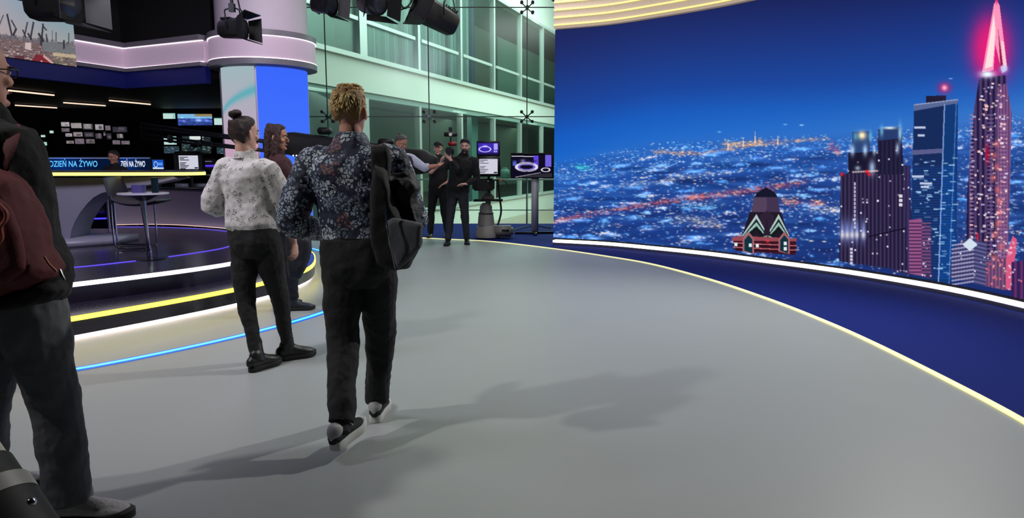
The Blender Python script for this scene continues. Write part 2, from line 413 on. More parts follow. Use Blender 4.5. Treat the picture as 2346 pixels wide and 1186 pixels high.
for _ in range(260):
    x = rng.uniform(1262, 2360); d = rng.uniform(6, 300); cv.mix(x, yhor(x) + d, rng.uniform(14, 60), rng.uniform(2, 6), ((56, 112, 196), (70, 130, 205), (44, 90, 170))[rng.integers(3)], rng.uniform(0.15, 0.5))
for _ in range(170):
    x = rng.uniform(1262, 2360); d = rng.uniform(40, 340); cv.mix(x, yhor(x) + d, rng.uniform(14, 50), rng.uniform(3, 8), ((24, 38, 92), (20, 50, 112))[rng.integers(2)], rng.uniform(0.3, 0.75))
city_dots(900, 1, 50, 1.7, 1.0, CW, 1.0)
city_dots(1900, 15, 190, 2.0, 1.15, CW, 1.0)
city_dots(1300, 120, 340, 2.4, 1.5, CW, 1.0)
city_dots(420, 8, 330, 1.9, 1.1, CR, 0.8)
for _ in range(230):      # clusters of street light
    x = rng.uniform(1262, 2360); dd = rng.uniform(12, 320); y = yhor(x) + dd; sl = rng.uniform(-0.22, 0.1); n = rng.integers(6, 18); c = CW[rng.integers(len(CW))]; wd_ = rng.uniform(6, 22)
    if rng.uniform() < .5: cv.mix(x, y, wd_ * 1.1, 3.5, (130, 178, 238), 0.6)
    if dd > 20: cv.glow(x, y, wd_ * .9, 3.0, (70, 110, 170), rng.uniform(.2, .6))
    for k in range(n):
        u = rng.normal(0, wd_); cv.mix(x + u, y + u * sl + rng.normal(0, 2.0), rng.uniform(1.4, 4.6), rng.uniform(0.9, 1.8), c, rng.uniform(0.5, 1.0))
def road(pts, n, spread, cols, amp, halo):
    xs = [p[0] for p in pts]; ys = [p[1] for p in pts]
    for x in np.arange(xs[0], xs[-1], 12): cv.mix(x, np.interp(x, xs, ys) + rng.normal(0, spread * .3), 12, spread * 1.1, halo, rng.uniform(0.05, 0.34))
    for _ in range(int(n * .75)):
        x = rng.uniform(xs[0], xs[-1]); y = np.interp(x, xs, ys) + rng.normal(0, spread * .8)
        cv.mix(x, y, rng.uniform(1.2, 4), rng.uniform(.8, 1.6), cols[rng.integers(len(cols))], amp * rng.uniform(0.3, .95))
road([(1262, 508), (1340, 493), (1450, 474), (1560, 457), (1620, 447)], 230, 5, CR + [(245, 225, 220)], 0.95, (190, 50, 60))
road([(1575, 455), (1660, 444), (1740, 432), (1850, 414)], 190, 6, CR, 0.95, (200, 50, 50))
road([(1440, 420), (1510, 418), (1560, 405), (1640, 398), (1700, 392)], 110, 4, [(225, 232, 255), (250, 215, 190)], 1.0, (120, 150, 200))
road([(1262, 412), (1340, 405), (1430, 396), (1500, 385)], 80, 3, [(150, 200, 245)], 0.8, (80, 130, 200))
road([(1262, 450), (1330, 440), (1400, 428), (1480, 420)], 80, 3, CW, 0.8, (80, 120, 190))
road([(1600, 352), (1700, 336), (1780, 326), (1900, 316)], 130, 3.5, [(250, 190, 140), (250, 220, 185), (245, 165, 140)], 0.95, (190, 130, 120))
road([(1660, 330), (1700, 330), (1745, 326)], 90, 5, [(255, 190, 120), (255, 215, 170)], 1.0, (230, 150, 100))
road([(1500, 348), (1560, 350), (1600, 352)], 70, 3.5, [(250, 175, 125), (250, 220, 200)], 0.9, (180, 120, 110))
road([(1550, 500), (1600, 504), (1650, 515)], 110, 9, [(250, 205, 175), (215, 230, 255)], 0.9, (120, 110, 120))
road([(1560, 475), (1600, 472), (1640, 476)], 60, 4, [(130, 205, 250)], 0.9, (70, 140, 200))
road([(1860, 480), (1885, 482), (1925, 478)], 60, 6, [(250, 232, 225)], 1.0, (190, 190, 210))
road([(1790, 458), (1812, 462), (1830, 465)], 60, 6, [(250, 130, 110), (250, 210, 190)], 1.0, (180, 60, 60))
road([(1858, 463), (1868, 462), (1885, 466)], 40, 5, [(250, 150, 120), (250, 210, 190)], 1.0, (160, 60, 70))
road([(1320, 380), (1336, 383), (1350, 382)], 40, 4, [(70, 220, 225)], 0.9, (40, 150, 180))
road([(1900, 335), (1912, 338), (1922, 345)], 30, 8, [(240, 110, 120)], 0.8, (140, 60, 90))
for x, y, h in ((1668, 330, 16), (1703, 322, 12), (1730, 314, 18), (1782, 318, 12)): cv.poly([(x - 2.5, y + 14), (x, y - h + 4), (x + 2.5, y + 14)], (250, 205, 175), 0.85)
for x, y in ((1837, 286), (1648, 302), (1799, 285), (1836, 287), (2178, 180), (1740, 333)): cv.mix(x, y, 4, 1.4, (160, 215, 255), 0.8)
# --- small stepped rooftop house
P = cv.poly
P([(1728, 452), (1735, 441), (1755, 429), (1775, 440), (1782, 452)], (24, 24, 44)); P([(1727, 452), (1782, 452), (1788, 492), (1720, 492)], (84, 66, 92)); P([(1756, 452), (1782, 452), (1788, 492), (1757, 492)], (66, 52, 80))
P([(1718, 486), (1790, 486), (1808, 546), (1698, 546)], (34, 26, 40)); P([(1740, 494), (1757, 482), (1774, 494), (1764, 534), (1750, 534)], (48, 34, 54))
for pk, l, r_ in ((1733, 1700, 1760), (1784, 1756, 1809)):
    for k, (cc, o) in enumerate((((176, 200, 196), 0), ((22, 30, 34), 9), ((150, 186, 176), 15), ((20, 26, 32), 23))):
        P([(pk, 490 + o * 1.2), (r_ - o * .3, 540), (r_ - 9 - o * .3, 544), (pk, 500 + o * 1.2), (l + 9 + o * .3, 544), (l + o * .3, 540)], cc)
P([(1757, 496), (1766, 540), (1748, 540)], (40, 30, 48))
P([(1678, 548), (1824, 552), (1822, 584), (1686, 574)], (58, 22, 36)); P([(1676, 544), (1690, 540), (1826, 546), (1826, 553), (1678, 551)], (150, 74, 84))
for y in (558, 568): cv.line(1680, y - 2, 1826, y + 5, 2.2, (196, 110, 116)); cv.line(1680, y + 2, 1826, y + 9, 2, (44, 14, 28))
for x in (1715, 1797): P([(x - 13, 576), (x - 13, 546), (x, 530), (x + 13, 546), (x + 13, 582)], (160, 100, 108)); P([(x - 9, 574), (x - 9, 549), (x, 538), (x + 9, 549), (x + 9, 580)], (18, 50, 64))
for x, y in ((1719, 562), (1799, 558), (1799, 570), (1686, 560), (1735, 563)): cv.rect(x - 3, y - 4, x + 3, y + 3, (225, 235, 240))
cv.mix(1759, 552, 3, 3, (255, 50, 60), 1)
# --- dark twin crowned tower
def bld(pts, base, stripes=None, lights=0, lc=((240, 235, 255),), lw=2.2, lh=2.6):
    q, ins = cv.poly(pts, base); X = cv.X[q]; Y = cv.Y[q]
    if stripes:
        per, col, al = stripes; k = ins & ((X % per) < per * 0.42); cv.a[q] = np.where(k[..., None], cv.a[q] * (1 - al) + np.array(col) / 255 * al, cv.a[q])
    ys, xs = np.nonzero(ins)
    for _ in range(lights):
        j = rng.integers(len(ys)); x = X[ys[j], xs[j]]; y = Y[ys[j], xs[j]]; cv.rect(x - lw / 2, y - lh / 2, x + lw / 2, y + lh / 2, lc[rng.integers(len(lc))], rng.uniform(0.4, .95))
bld([(2045, 380), (2085, 378), (2090, 632), (2045, 620)], (44, 38, 78), (9, (72, 60, 110), 0.6), 26)
bld([(1926, 398), (2010, 398), (2060, 372), (2070, 372), (2078, 620), (1922, 598)], (34, 28, 58), (9, (84, 70, 110), 0.55), 34)
bld([(1944, 350), (2012, 346), (2016, 398), (1944, 398)], (26, 24, 48), None, 3); bld([(2010, 312), (2066, 308), (2070, 400), (2014, 400)], (28, 26, 52), (10, (46, 42, 80), 0.6), 5)
P([(1953, 302), (1992, 300), (1994, 348), (1950, 350)], (44, 70, 120)); P([(2012, 296), (2064, 290), (2068, 316), (2012, 322)], (40, 60, 110))
for x, y, rx, ry, c, a in ((1975, 310, 9, 9, (255, 235, 190), 1.1), (1960, 312, 5, 10, (90, 170, 200), .8), (1994, 312, 4, 12, (110, 190, 220), .8), (2038, 293, 14, 3, (230, 240, 235), 1), (2020, 300, 4, 12, (120, 190, 230), .8), (2062, 305, 4, 20, (160, 215, 245), .9),
                        (1953, 344, 5, 12, (190, 220, 255), .9), (1982, 344, 5, 12, (190, 220, 255), .9), (2003, 345, 4, 10, (190, 220, 255), .8), (1998, 384, 7, 16, (190, 215, 255), .8), (2056, 340, 4, 12, (190, 215, 250), .8), (1965, 385, 6, 5, (200, 220, 250), .7)):
    cv.mix(x, y, rx, ry, c, a)
for x in range(1955, 2012, 6): cv.mix(x, 394 - (x - 1955) * 0.05, 3, 2, (255, 225, 230), 0.9)
for x, y in ((1929, 399), (1986, 393), (1991, 399)): cv.mix(x, y, 4, 3.5, (255, 30, 40), 1)
for x in (1930, 1941, 1952, 1963, 1978): cv.mix(x, 530, 5, 24, (150, 175, 255), 0.75); cv.mix(x, 538, 5, 8, (255, 245, 235), 0.7)
for y in range(418, 520, 9): cv.rect(1957, y, 1960, y + 6, (225, 220, 245), 0.8)
for y in range(568, 606, 8): cv.rect(1948, y, 1953, y + 5, (225, 220, 245), 0.9)
for y in (446, 456, 466): cv.rect(2060, y, 2067, y + 6, (240, 235, 245), 0.9)
cv.line(1990, 542, 2076, 522, 2.5, (18, 14, 36))
# --- slab tower with two lit edges
P([(2094, 254), (2195, 232), (2190, 650), (2084, 636)], (24, 44, 92)); P([(2164, 236), (2195, 232), (2190, 650), (2150, 646)], (20, 58, 118)); P([(2094, 254), (2094, 240), (2195, 226), (2195, 236)], (90, 104, 150)); P([(2121, 236), (2122, 220), (2168, 218), (2168, 232)], (34, 30, 56))
cv.line(2164, 238, 2150, 646, 3, (120, 150, 205)); cv.line(2191, 236, 2174, 650, 2.4, (70, 110, 180)); P([(2090, 344), (2160, 340), (2159, 350), (2090, 355)], (90, 92, 140)); cv.line(2094, 240, 2195, 228, 2.4, (150, 160, 200))
q = cv.sub(2090, 380, 2190, 640); k = (cv.Y[q] % 6 < 2.4) & (cv.X[q] > 2088) & (cv.X[q] < 2188); cv.a[q] = np.where(k[..., None], cv.a[q] + np.array([0.0, 0.10, 0.22]) * 0.55, cv.a[q])
for _ in range(120):
    x = rng.uniform(2092, 2184); y = rng.uniform(360, 630); cv.rect(x, y, x + rng.uniform(3, 14), y + 2, (160, 205, 240), rng.uniform(0.3, 0.9))
for y, a, b in ((290, 2095, 2120), (308, 2103, 2118), (402, 2090, 2116), (418, 2108, 2135), (426, 2110, 2128)): cv.rect(a, y, b, y + 4, (215, 225, 250), 0.85)
cv.mix(2164, 201, 14, 12, (235, 20, 90), 0.8); cv.mix(2164, 201, 6, 6, (255, 190, 210), 1)
# --- pink balcony tower, white terraces
bld([(2083, 504), (2112, 500), (2112, 632), (2083, 626)], (150, 84, 132), None, 0); bld([(2112, 506), (2132, 520), (2134, 638), (2112, 634)], (70, 48, 96), None, 14)
for y in range(510, 630, 8): cv.rect(2083, y, 2112, y + 2.5, (70, 40, 84)); cv.rect(2112, y, 2132, y + 2, (120, 80, 120))
# --- spired tower with the magenta glow
cv.mix(2276, 108, 62, 92, (160, 40, 140), 0.5, 2.6); cv.mix(2270, 112, 44, 76, (240, 30, 120), 0.95, 3.2)
bld([(2232, 245), (2244, 178), (2304, 172), (2313, 245), (2310, 560), (2306, 660), (2212, 640), (2216, 440)], (36, 28, 66), (12, (112, 84, 134), 0.55), 0)
bld([(2286, 200), (2306, 190), (2318, 260), (2308, 660), (2284, 660)], (128, 84, 132), (7, (60, 42, 90), 0.55), 0)
P([(2250, 166), (2277, 10), (2283, 0), (2290, 12), (2308, 160), (2296, 168), (2280, 100), (2276, 160)], (255, 150, 190)); P([(2256, 158), (2277, 30), (2281, 70), (2274, 152)], (255, 225, 228)); P([(2286, 60), (2298, 150), (2292, 152)], (140, 24, 70)); P([(2293, 92), (2300, 96), (2306, 152), (2299, 156)], (255, 205, 215))
cv.mix(2283, 3, 3, 7, (255, 60, 120), 1); cv.mix(2262, 170, 16, 8, (225, 235, 255), 1.2); cv.mix(2300, 158, 8, 8, (180, 215, 255), 1)
for y in range(262, 636, 9):
    cv.rect(2222, y, 2230, y + 3, (150, 120, 165), 0.8); cv.rect(2262, y, 2276, y + 3, (120, 96, 150), 0.7); cv.rect(2290, y, 2306, y + 3, (150, 110, 150), 0.7)
for _ in range(230):
    y = rng.uniform(190, 640); x = rng.uniform(2222, 2308) if y > 250 else rng.uniform(2244, 2306); cv.rect(x, y, x + rng.uniform(2, 7), y + rng.uniform(2, 4), ((255, 225, 225), (255, 200, 190), (225, 220, 255))[rng.integers(3)], rng.uniform(0.4, 1))
for y in range(330, 650, 26): cv.mix(2282 + rng.normal(0, 6), y, 6, 8, (255, 120, 110), 0.6)
cv.mix(2262, 352, 5, 22, (190, 10, 50), 0.8)
bld([(2182, 575), (2205, 548), (2238, 545), (2262, 560), (2260, 656), (2176, 636)], (62, 62, 106), None, 10)
for y in range(556, 650, 9): cv.line(2180, y + 6, 2232, y - 2, 3.4, (170, 165, 205), 0.9); cv.line(2232, y - 2, 2260, y + 5, 3, (110, 105, 160), 0.9)
P([(2205, 560), (2222, 545), (2240, 560), (2222, 575)], (210, 225, 240)); cv.line(2240, 534, 2240, 552, 4, (240, 20, 50))
bld([(2306, 585), (2320, 540), (2330, 548), (2318, 665), (2304, 662)], (220, 90, 130), None, 18); bld([(2318, 600), (2600, 560), (2600, 760), (2316, 700)], (50, 34, 90), (14, (150, 60, 110), 0.5), 80, ((255, 110, 130), (200, 220, 255), (255, 220, 220)))
bld([(2260, 600), (2306, 590), (2304, 665), (2258, 655)], (96, 60, 104), (8, (160, 110, 140), 0.5), 26, ((255, 200, 180), (255, 120, 120)))
NX, NY = 1350, 620
pl = resample(lc, NX); zz = np.linspace(ZT, 0.125, NY)
PP = np.zeros((NY, NX, 3)); PP[..., 0] = pl[None, :, 0]; PP[..., 1] = pl[None, :, 1]; PP[..., 2] = zz[:, None]
px_, py_ = proj_np(PP)
ledw = empty('led_video_wall', (led[0].x, led[0].y, 0), 0, 'huge curved video wall showing a blue night city with lit towers', 'video wall')
pixel_grid('display', PP, cv.sample(px_, py_), ledw)
MB().sweep(lc, [(-0.03, 0.10), (-0.03, ZT + 0.01), (-0.16, ZT + 0.01), (-0.16, 0.10)]).build('housing', BLACK, ledw)
MB().sweep(lc, [(0.012, 0.10), (0.012, 0.124), (-0.03, 0.124), (-0.03, 0.10)]).build('frame', BLACK, ledw)
MB().sweep(lc, [(0.03, 0.05), (0.03, 0.085), (-0.12, 0.085), (-0.12, 0.05)]).build('plinth_light', WHT, ledw)
MB().sweep(lc, [(0.02, 0.006), (0.02, 0.05), (-0.14, 0.05), (-0.14, 0.006)]).build('plinth', mat('plinth_grey', (60, 60, 80), 0.5), ledw)
rebase(ledw)
# cove with four yellow lines over the video wall
cove = empty('light_cove', (led[0].x, led[0].y, ZT), 0, 'curved beige cove band with four yellow light lines above the video wall', 'ceiling light')
MB().sweep(lc, [(0.05, ZT + 0.015), (0.05, ZT + 1.0), (-0.16, ZT + 1.0), (-0.16, ZT + 0.015)]).build('panel', mat('beige_panel', (185, 168, 158), 0.5, emit=(160, 142, 126), estr=0.5), cove)  # panel glow put in by emission; only the yellow lines are lamps
for k in range(4):
    z = ZT + 0.06 + 0.118 * k
    MB().sweep(lc, [(0.07, z), (0.07, z + 0.015), (0.05, z + 0.015), (0.05, z)]).build('light_line', YELC, cove)
rebase(cove)

# ------------------------------------------------------------------ walls, ceiling
structure(MB().prism([(-16, -4), (16, -4), (16, 16), (-16, 16)], 5.6, 5.8).build('ceiling', BLKWALL, smooth=False))
structure(MB().box((-12.1, 6, 2.8), (0.2, 20, 5.6)).build('wall_left', BLKWALL, smooth=False))
structure(MB().box((12.1, 6, 2.8), (0.2, 20, 5.6)).build('wall_right', BLKWALL, smooth=False))
structure(MB().box((0, -4.1, 2.8), (24.4, 0.2, 5.6)).build('wall_rear', mat('dark_grey_wall', (40, 40, 44), 0.7), smooth=False))
structure(MB().box((-11.5, 22.1, 2.2), (11.9, 0.2, 4.8)).build('wall_newsroom', BLKWALL, smooth=False))
structure(MB().box((-10.2, 19.0, -0.1), (13.8, 6.0, 0.198)).build('floor_newsroom', mat('dark_floor', (24, 24, 30), 0.4), smooth=False))
structure(MB().box((-11.2, 18.0, 3.07), (11.8, 7.9, 0.12)).build('ceiling_newsroom', BLKWALL, smooth=False))
structure(MB().slab([(-4.75, 13.9, 0), (-5.4, 22.0, 0), (-5.4, 22.0, 5.6), (-4.75, 13.9, 5.6)], 0.12).build('wall_partition', mat('partition_grey', (70, 76, 84), 0.6), smooth=False))

# fascia band with the two light lines, meeting in a corner
fz0, fz1 = 3.15, 3.52
fc = [Vector((-8.75, 9.9, 0)), Vector((-7.32, 13.57, 0)), Vector((-5.42, 12.67, 0))]
def fsw(prof): return MB().sweep(fc, prof)
fas = empty('light_fascia', (-7.32, 13.57, fz0), 0, 'rose-white light band with bright edges running into a corner under the black ceiling', 'wall light')
fsw([(0, fz0), (0, fz1), (-0.1, fz1), (-0.1, fz0)]).build('panel', PANEL, fas)
fsw([(0.03, fz1 - 0.009), (0.03, fz1 + 0.005), (0, fz1 + 0.005), (0, fz1 - 0.009)]).build('light_line', WHTS, fas)
fsw([(0.03, fz0 - 0.005), (0.03, fz0 + 0.009), (0, fz0 + 0.009), (0, fz0 - 0.005)]).build('light_line', WHTS, fas)
fsw([(0.10, fz1 + 0.006), (0.10, fz1 + 0.09), (-0.1, fz1 + 0.09), (-0.1, fz1 + 0.006)]).build('lip', GREYP, fas)
fsw([(0.10, fz0 - 0.07), (0.10, fz0 - 0.006), (-0.1, fz0 - 0.006), (-0.1, fz0 - 0.07)]).build('lip', GREYP, fas)
rebase(fas)
structure(fsw([(0, fz0 - 0.36), (0, fz0 - 0.072), (-0.12, fz0 - 0.072), (-0.12, fz0 - 0.36)]).build('wall_header', mat('header_navy', (12, 18, 76), 0.5, emit=(10, 16, 76), estr=0.35), smooth=False))  # faint glow put into the navy by emission; the header is no lamp
structure(fsw([(-0.15, fz1 + 0.09), (-0.15, 5.6), (-0.3, 5.6), (-0.3, fz1 + 0.09)]).build('wall_upper', BLKWALL, smooth=False))

# ------------------------------------------------------------------ round column with LED panels
cx_, cy_, cr_ = -4.49, 13.0, 0.785
col_ = empty('column', (cx_, cy_, 0), 0, 'round column with a blue light panel and a pale ring around it', 'column')
colW = mat('column_plaster', (205, 192, 205), 0.6, var=0.02)
MB().cyl((0, 0, 0), (0, 0, 5.6), cr_ - 0.03, seg=64).build('shaft', colW, col_)
MB().cyl((0, 0, fz1 + 0.1), (0, 0, 5.59), cr_, seg=64).build('upper_casing', colW, col_)
def arc(a0, a1, n, r): return [Vector((r * math.cos(R_(a0 + (a1 - a0) * i / n)), r * math.sin(R_(a0 + (a1 - a0) * i / n)), 0)) for i in range(n + 1)]
# viewer direction as an angle from the column's centre
va = math.degrees(math.atan2(-cy_, -cx_)); 
def ang_for_px(px):     # angle on the shaft that is seen at photo column px
    best = None
    for a in np.arange(va - 88, va + 88, 0.5):
        x = cx_ + cr_ * math.cos(R_(a)); y = cy_ + cr_ * math.sin(R_(a)); q = CXP + FPX * x / y
        if best is None or abs(q - px) < best[0]: best = (abs(q - px), a)
    return best[1]
a_l, a_m, a_r = ang_for_px(524), ang_for_px(601), ang_for_px(716)
def cyl_panel(name, a0, a1, z0, z1, cvs, parent, nx=90, ny=160):
    th = np.radians(np.linspace(a0, a1, nx)); z = np.linspace(z1, z0, ny); P = np.zeros((ny, nx, 3))
    P[..., 0] = cr_ * 1.006 * np.cos(th)[None]; P[..., 1] = cr_ * 1.006 * np.sin(th)[None]; P[..., 2] = z[:, None]
    X, Y = np.meshgrid(np.linspace(0, cvs.W - 2, nx), np.linspace(0, cvs.H - 2, ny)); return pixel_grid(name, P, cvs.sample(X + cvs.x0, Y + cvs.y0), parent)
c1 = Canvas(0, 0, 90, 300); t = np.clip(c1.Y / 170, 0, 1)
for k, (a, b) in enumerate(((158, 196), (182, 158), (188, 184))): c1.a[..., k] = (a * (1 - t) + b * t) / 255
yy = 88 - 45 * (c1.X / 90) ** 0.7; g = np.exp(-((c1.Y - yy) / (5 + 5 * c1.X / 90)) ** 2)[..., None]; c1.a = c1.a * (1 - g) + g * np.array([96, 172, 184]) / 255
c2 = Canvas(0, 0, 90, 300, (62, 108, 252)); t = np.clip(c2.Y / 200, 0, 1); c2.a[..., 0] = (58 + 12 * t) / 255; c2.a[..., 1] = (104 + 14 * t) / 255
cyl_panel('pale_panel', a_l, a_m - 1.2, 0.4, fz0 - 0.13, c1, col_)
cyl_panel('blue_panel', a_m + 1.2, a_r, 0.4, fz0 - 0.13, c2, col_)
rr = 0.93
full = arc(0, 360, 96, 1.0)[:-1]
def ringp(r0, r1, z0, z1, n, m):
    c = [Vector((p.x * r1, p.y * r1, 0)) for p in full]
    return MB().sweep(c, [(0, z0), (0, z1), (-(r1 - r0) * 1, z1), (-(r1 - r0) * 1, z0)] if False else [(0, z0), (0, z1), (r0 - r1, z1), (r0 - r1, z0)], closed=True).build(n, m, col_)
ringp(cr_ - 0.02, rr - 0.02, fz0, fz1, 'ring_panel', PANEL)
ringp(rr - 0.06, rr - 0.004, fz1 - 0.009, fz1 + 0.004, 'light_line', WHTS); ringp(rr - 0.06, rr - 0.004, fz0 - 0.004, fz0 + 0.009, 'light_line', WHTS)
ringp(cr_ - 0.02, rr, fz1 + 0.005, fz1 + 0.10, 'ring_lip', GREYP); ringp(cr_ - 0.02, rr, fz0 - 0.10, fz0 - 0.005, 'ring_lip', GREYP)

# ------------------------------------------------------------------ stage: two round steps
C0 = Vector((-6.2, 8.3, 0))
def round_curve(pxs, z, rdef, n=144, C=C0):
    pts = [G(x, y, z) for x, y in pxs]
    an = [math.atan2(p.y - C.y, p.x - C.x) for p in pts]; rs = [math.hypot(p.x - C.x, p.y - C.y) for p in pts]
    o = np.argsort(an); an = np.array(an)[o]; rs = np.array(rs)[o]
    g0, g1 = an[0], an[-1]; extra = [g1 + 0.9, g1 + 1.6, g1 + 2.3, g0 - 0.7 + 2 * math.pi]
    A = np.concatenate([an, extra]); Rr = np.concatenate([rs, [rdef] * len(extra)])
    th = np.linspace(-math.pi, math.pi, n, endpoint=False); r = np.interp(th, A, Rr, period=2 * math.pi)
    for _ in range(3): r = (np.roll(r, 1) + 2 * r + np.roll(r, -1)) / 4
    return [Vector((C.x + a * math.cos(t), C.y + a * math.sin(t), 0)) for a, t in zip(r, th)]
t1 = round_curve([(0, 757), (182, 727), (300, 707), (420, 686), (540, 663), (600, 650), (690, 624), (712, 614), (720, 604), (722, 592), (712, 577)], 0.17, 3.05)
t2 = round_curve([(0, 671), (182, 650), (300, 636), (420, 621), (538, 603), (594, 590)], 0.355, 2.95)
stage = empty('stage', (C0.x, C0.y, 0), 0, 'round two-step presenter stage with white and yellow light edges', 'stage')
STG = mat('dark_gloss_stage', (34, 30, 44), 0.22, var=0.05, scale=3, spec=0.6)
def shrink(c, d): return [Vector((C0.x + (p.x - C0.x) * (1 - d / (p - C0).length), C0.y + (p.y - C0.y) * (1 - d / (p - C0).length), 0)) for p in c]
def disc(c, z0, z1): return MB().prism([(p.x, p.y) for p in c], z0, z1)
disc(shrink(t1, 0.05), 0.0, 0.03).build('base', GLOWW, stage); disc(shrink(t1, 0.012), 0.03, 0.192).build('lower_step', STG, stage)
MB().sweep(t1, [(0, 0.150), (0, 0.188), (-0.03, 0.188), (-0.03, 0.150)], closed=True).build('yellow_light', YEL, stage)
disc(shrink(t2, 0.012), 0.193, 0.38).build('upper_step', STG, stage)
MB().sweep(t2, [(0, 0.336), (0, 0.374), (-0.03, 0.374), (-0.03, 0.336)], closed=True).build('white_light', WHT, stage)
pc = round_curve([(182, 612), (270, 602), (350, 593), (430, 582), (510, 569), (552, 548), (515, 530), (400, 522), (255, 520)], 0.38, 2.6, C=Vector((-5.9, 8.9, 0)))
MB().sweep(pc, [(0.009, 0.3805), (0.009, 0.386), (-0.009, 0.386), (-0.009, 0.3805)], closed=True).build('purple_light', PURP, stage)
rebase(stage)
# blue inlay round the stage
bl = round_curve([(0, 873.5), (182, 846), (300, 823), (440, 794), (600, 757), (750, 713), (738, 577)], 0.0, 4.75)
MB2 = MB().sweep(bl, [(0.05, 0.0005), (0.05, 0.004), (-0.05, 0.004), (-0.05, 0.0005)], closed=True); structure(MB2.build('trim_2', BLUEL))
structure(MB().sweep(bl, [(0.021, 0.004), (0.021, 0.006), (-0.021, 0.006), (-0.021, 0.004)], closed=True).build('trim_3', CYANL))
# curved low wall at the back of the stage
pw = [G(x, y, 0.38) for x, y in ((120, 524), (200, 519), (300, 515), (400, 516), (515, 524), (560, 532))]
par = empty('parapet', (pw[2].x, pw[2].y, 0.38), 0, 'low curved grey wall closing the back of the stage, glowing at its foot', 'low wall')
pwc = spline(pw, 8)
MB().sweep(pwc, [(-0.02, 0.381), (-0.02, 0.97), (-0.14, 0.97), (-0.14, 0.381)]).build('panel', mat('parapet_grey', (112, 104, 128), 0.45, var=0.03), par)
MB().sweep(pwc, [(0.010, 0.386), (0.010, 0.393), (-0.02, 0.393), (-0.02, 0.386)]).build('foot_light', mat('rose_led', (250, 215, 200), 0.4, emit=(235, 190, 180), estr=0.7), par)
MB().sweep(pwc, [(0.02, 0.971), (0.02, 0.99), (-0.16, 0.99), (-0.16, 0.971)]).build('cap', DKMETAL, par)
rebase(par)

# ------------------------------------------------------------------ glass wall with its fittings
YG = 16.0
GL = glass_mat('green_glass', (0.87, 0.985, 0.945), rough=0.22)
gx = [D(px, 300, YG).x for px in (704, 752, 984, 1207, 1440)]
gz = [0.0, 2.41, D(0, 17, YG).z, 5.58]
ng = 0
SEAM = mat('dark_seam', (20, 52, 46), 0.4)
for i in range(len(gx) - 1):
    for j in range(3):
        ng += 1
        structure(MB().slab([(gx[i] + 0.012, YG, gz[j] + 0.012), (gx[i + 1] - 0.012, YG, gz[j] + 0.012), (gx[i + 1] - 0.012, YG, gz[j + 1] - 0.012), (gx[i] + 0.012, YG, gz[j + 1] - 0.012)], 0.02).build('window_%d' % ng, GL, smooth=False))
nt_ = 3
for i in range(1, len(gx)):
    nt_ += 1; structure(MB().box((gx[i] , YG, 2.79), (0.022, 0.022, 5.58)).build('trim_%d' % nt_, SEAM, smooth=False))
for j in (1, 2):
    for i in range(len(gx) - 1):
        nt_ += 1; structure(MB().box(((gx[i] + gx[i + 1]) / 2, YG, gz[j]), (gx[i + 1] - gx[i] - 0.03, 0.02, 0.02)).build('trim_%d' % nt_, SEAM, smooth=False))
def spider(x, z, m, lab, rods=True):
    r = empty('spider_fitting', (x, YG, z), 0, lab, 'glass fitting', 'spider fittings of the glass wall')
    MB().cyl((0, -0.09, 0), (0, 0.16, 0), 0.035, seg=16).build('hub', m, r)
    for a in (45, 135, 225, 315):
        p = Vector((0.17 * math.cos(R_(a)), -0.02, 0.15 * math.sin(R_(a))))
        b = MB(); b.tube([(0, 0.1, 0), (p.x * 0.5, 0.08, p.z * 0.5), (p.x, 0.03, p.z)], 0.014); b.build('arm', m, r)
        MB().cyl((p.x, -0.045, p.z), (p.x, 0.045, p.z), 0.036, seg=16).build('disc', BLACK, r)
for j, wd in ((1, 'lower'), (2, 'upper')):
    for i, wh in ((1, 'beside the column'), (2, 'in the middle of the glass'), (3, 'next to the video wall')):
        spider(gx[i], gz[j], DKMETAL if i != 2 else GREYMETAL, 'four-armed steel spider fitting on the %s glass joint %s' % (wd, wh))

# ------------------------------------------------------------------ atrium and the opposite facade
X0F, SF = -11.04, 0.3606
def FP(Y, z, off=0.0):
    return Vector((X0F + SF * Y + off * 0.941, Y - off * 0.339, z))
def Yat(px): return X0F / ((px - CXP) / FPX - SF)
MINT = mat('white_facade', (226, 232, 222), 0.6, var=0.02)
SILL = mat('sill_metal', (205, 214, 208), 0.4, 0.2)
FRAME = mat('frame_metal', (198, 208, 204), 0.4, 0.3)
DKG = mat('dark_interior', (52, 50, 46), 0.8)  # one even dark brown-grey for the rooms behind the facade
structure(MB().prism([(-5.0, 16.1), (16, 16.1), (16, 60), (-5.0, 60)], -1.15, -1.0).build('floor_atrium', mat('atrium_floor', (150, 140, 122), 0.35), smooth=False))
Ya, Yb = 15.9, 56.0
def fbox(name, Y0, Y1, z0, z1, o0, o1, m, kind=True, parent=None):
    a = [FP(Y0, z0, o1), FP(Y1, z0, o1), FP(Y1, z1, o1), FP(Y0, z1, o1)]; b = [FP(Y0, z0, o0), FP(Y1, z0, o0), FP(Y1, z1, o0), FP(Y0, z1, o0)]
    mb = MB().add(a + b, [(0, 1, 2, 3), (7, 6, 5, 4), (0, 4, 5, 1), (1, 5, 6, 2), (2, 6, 7, 3), (3, 7, 4, 0)])
    o = mb.build(name, m, parent, smooth=False); return structure(o) if kind else o
YW = 16.35
fbox('wall_facade_base', YW, Yb, -1.0, -0.22, -0.3, 0.0, MINT)
fbox('wall_facade_band', YW, Yb, 3.29, 4.12, -0.3, 0.0, MINT)
fbox('wall_facade_upper', YW, Yb, 7.87, 9.3, -0.3, 0.0, MINT)
fbox('trim_20', YW, Yb, 3.12, 3.29, -0.3, -0.05, mat('lintel_grey', (140, 168, 160), 0.5))
fbox('trim_21', YW, Yb, 4.12, 4.24, -0.3, 0.09, SILL)
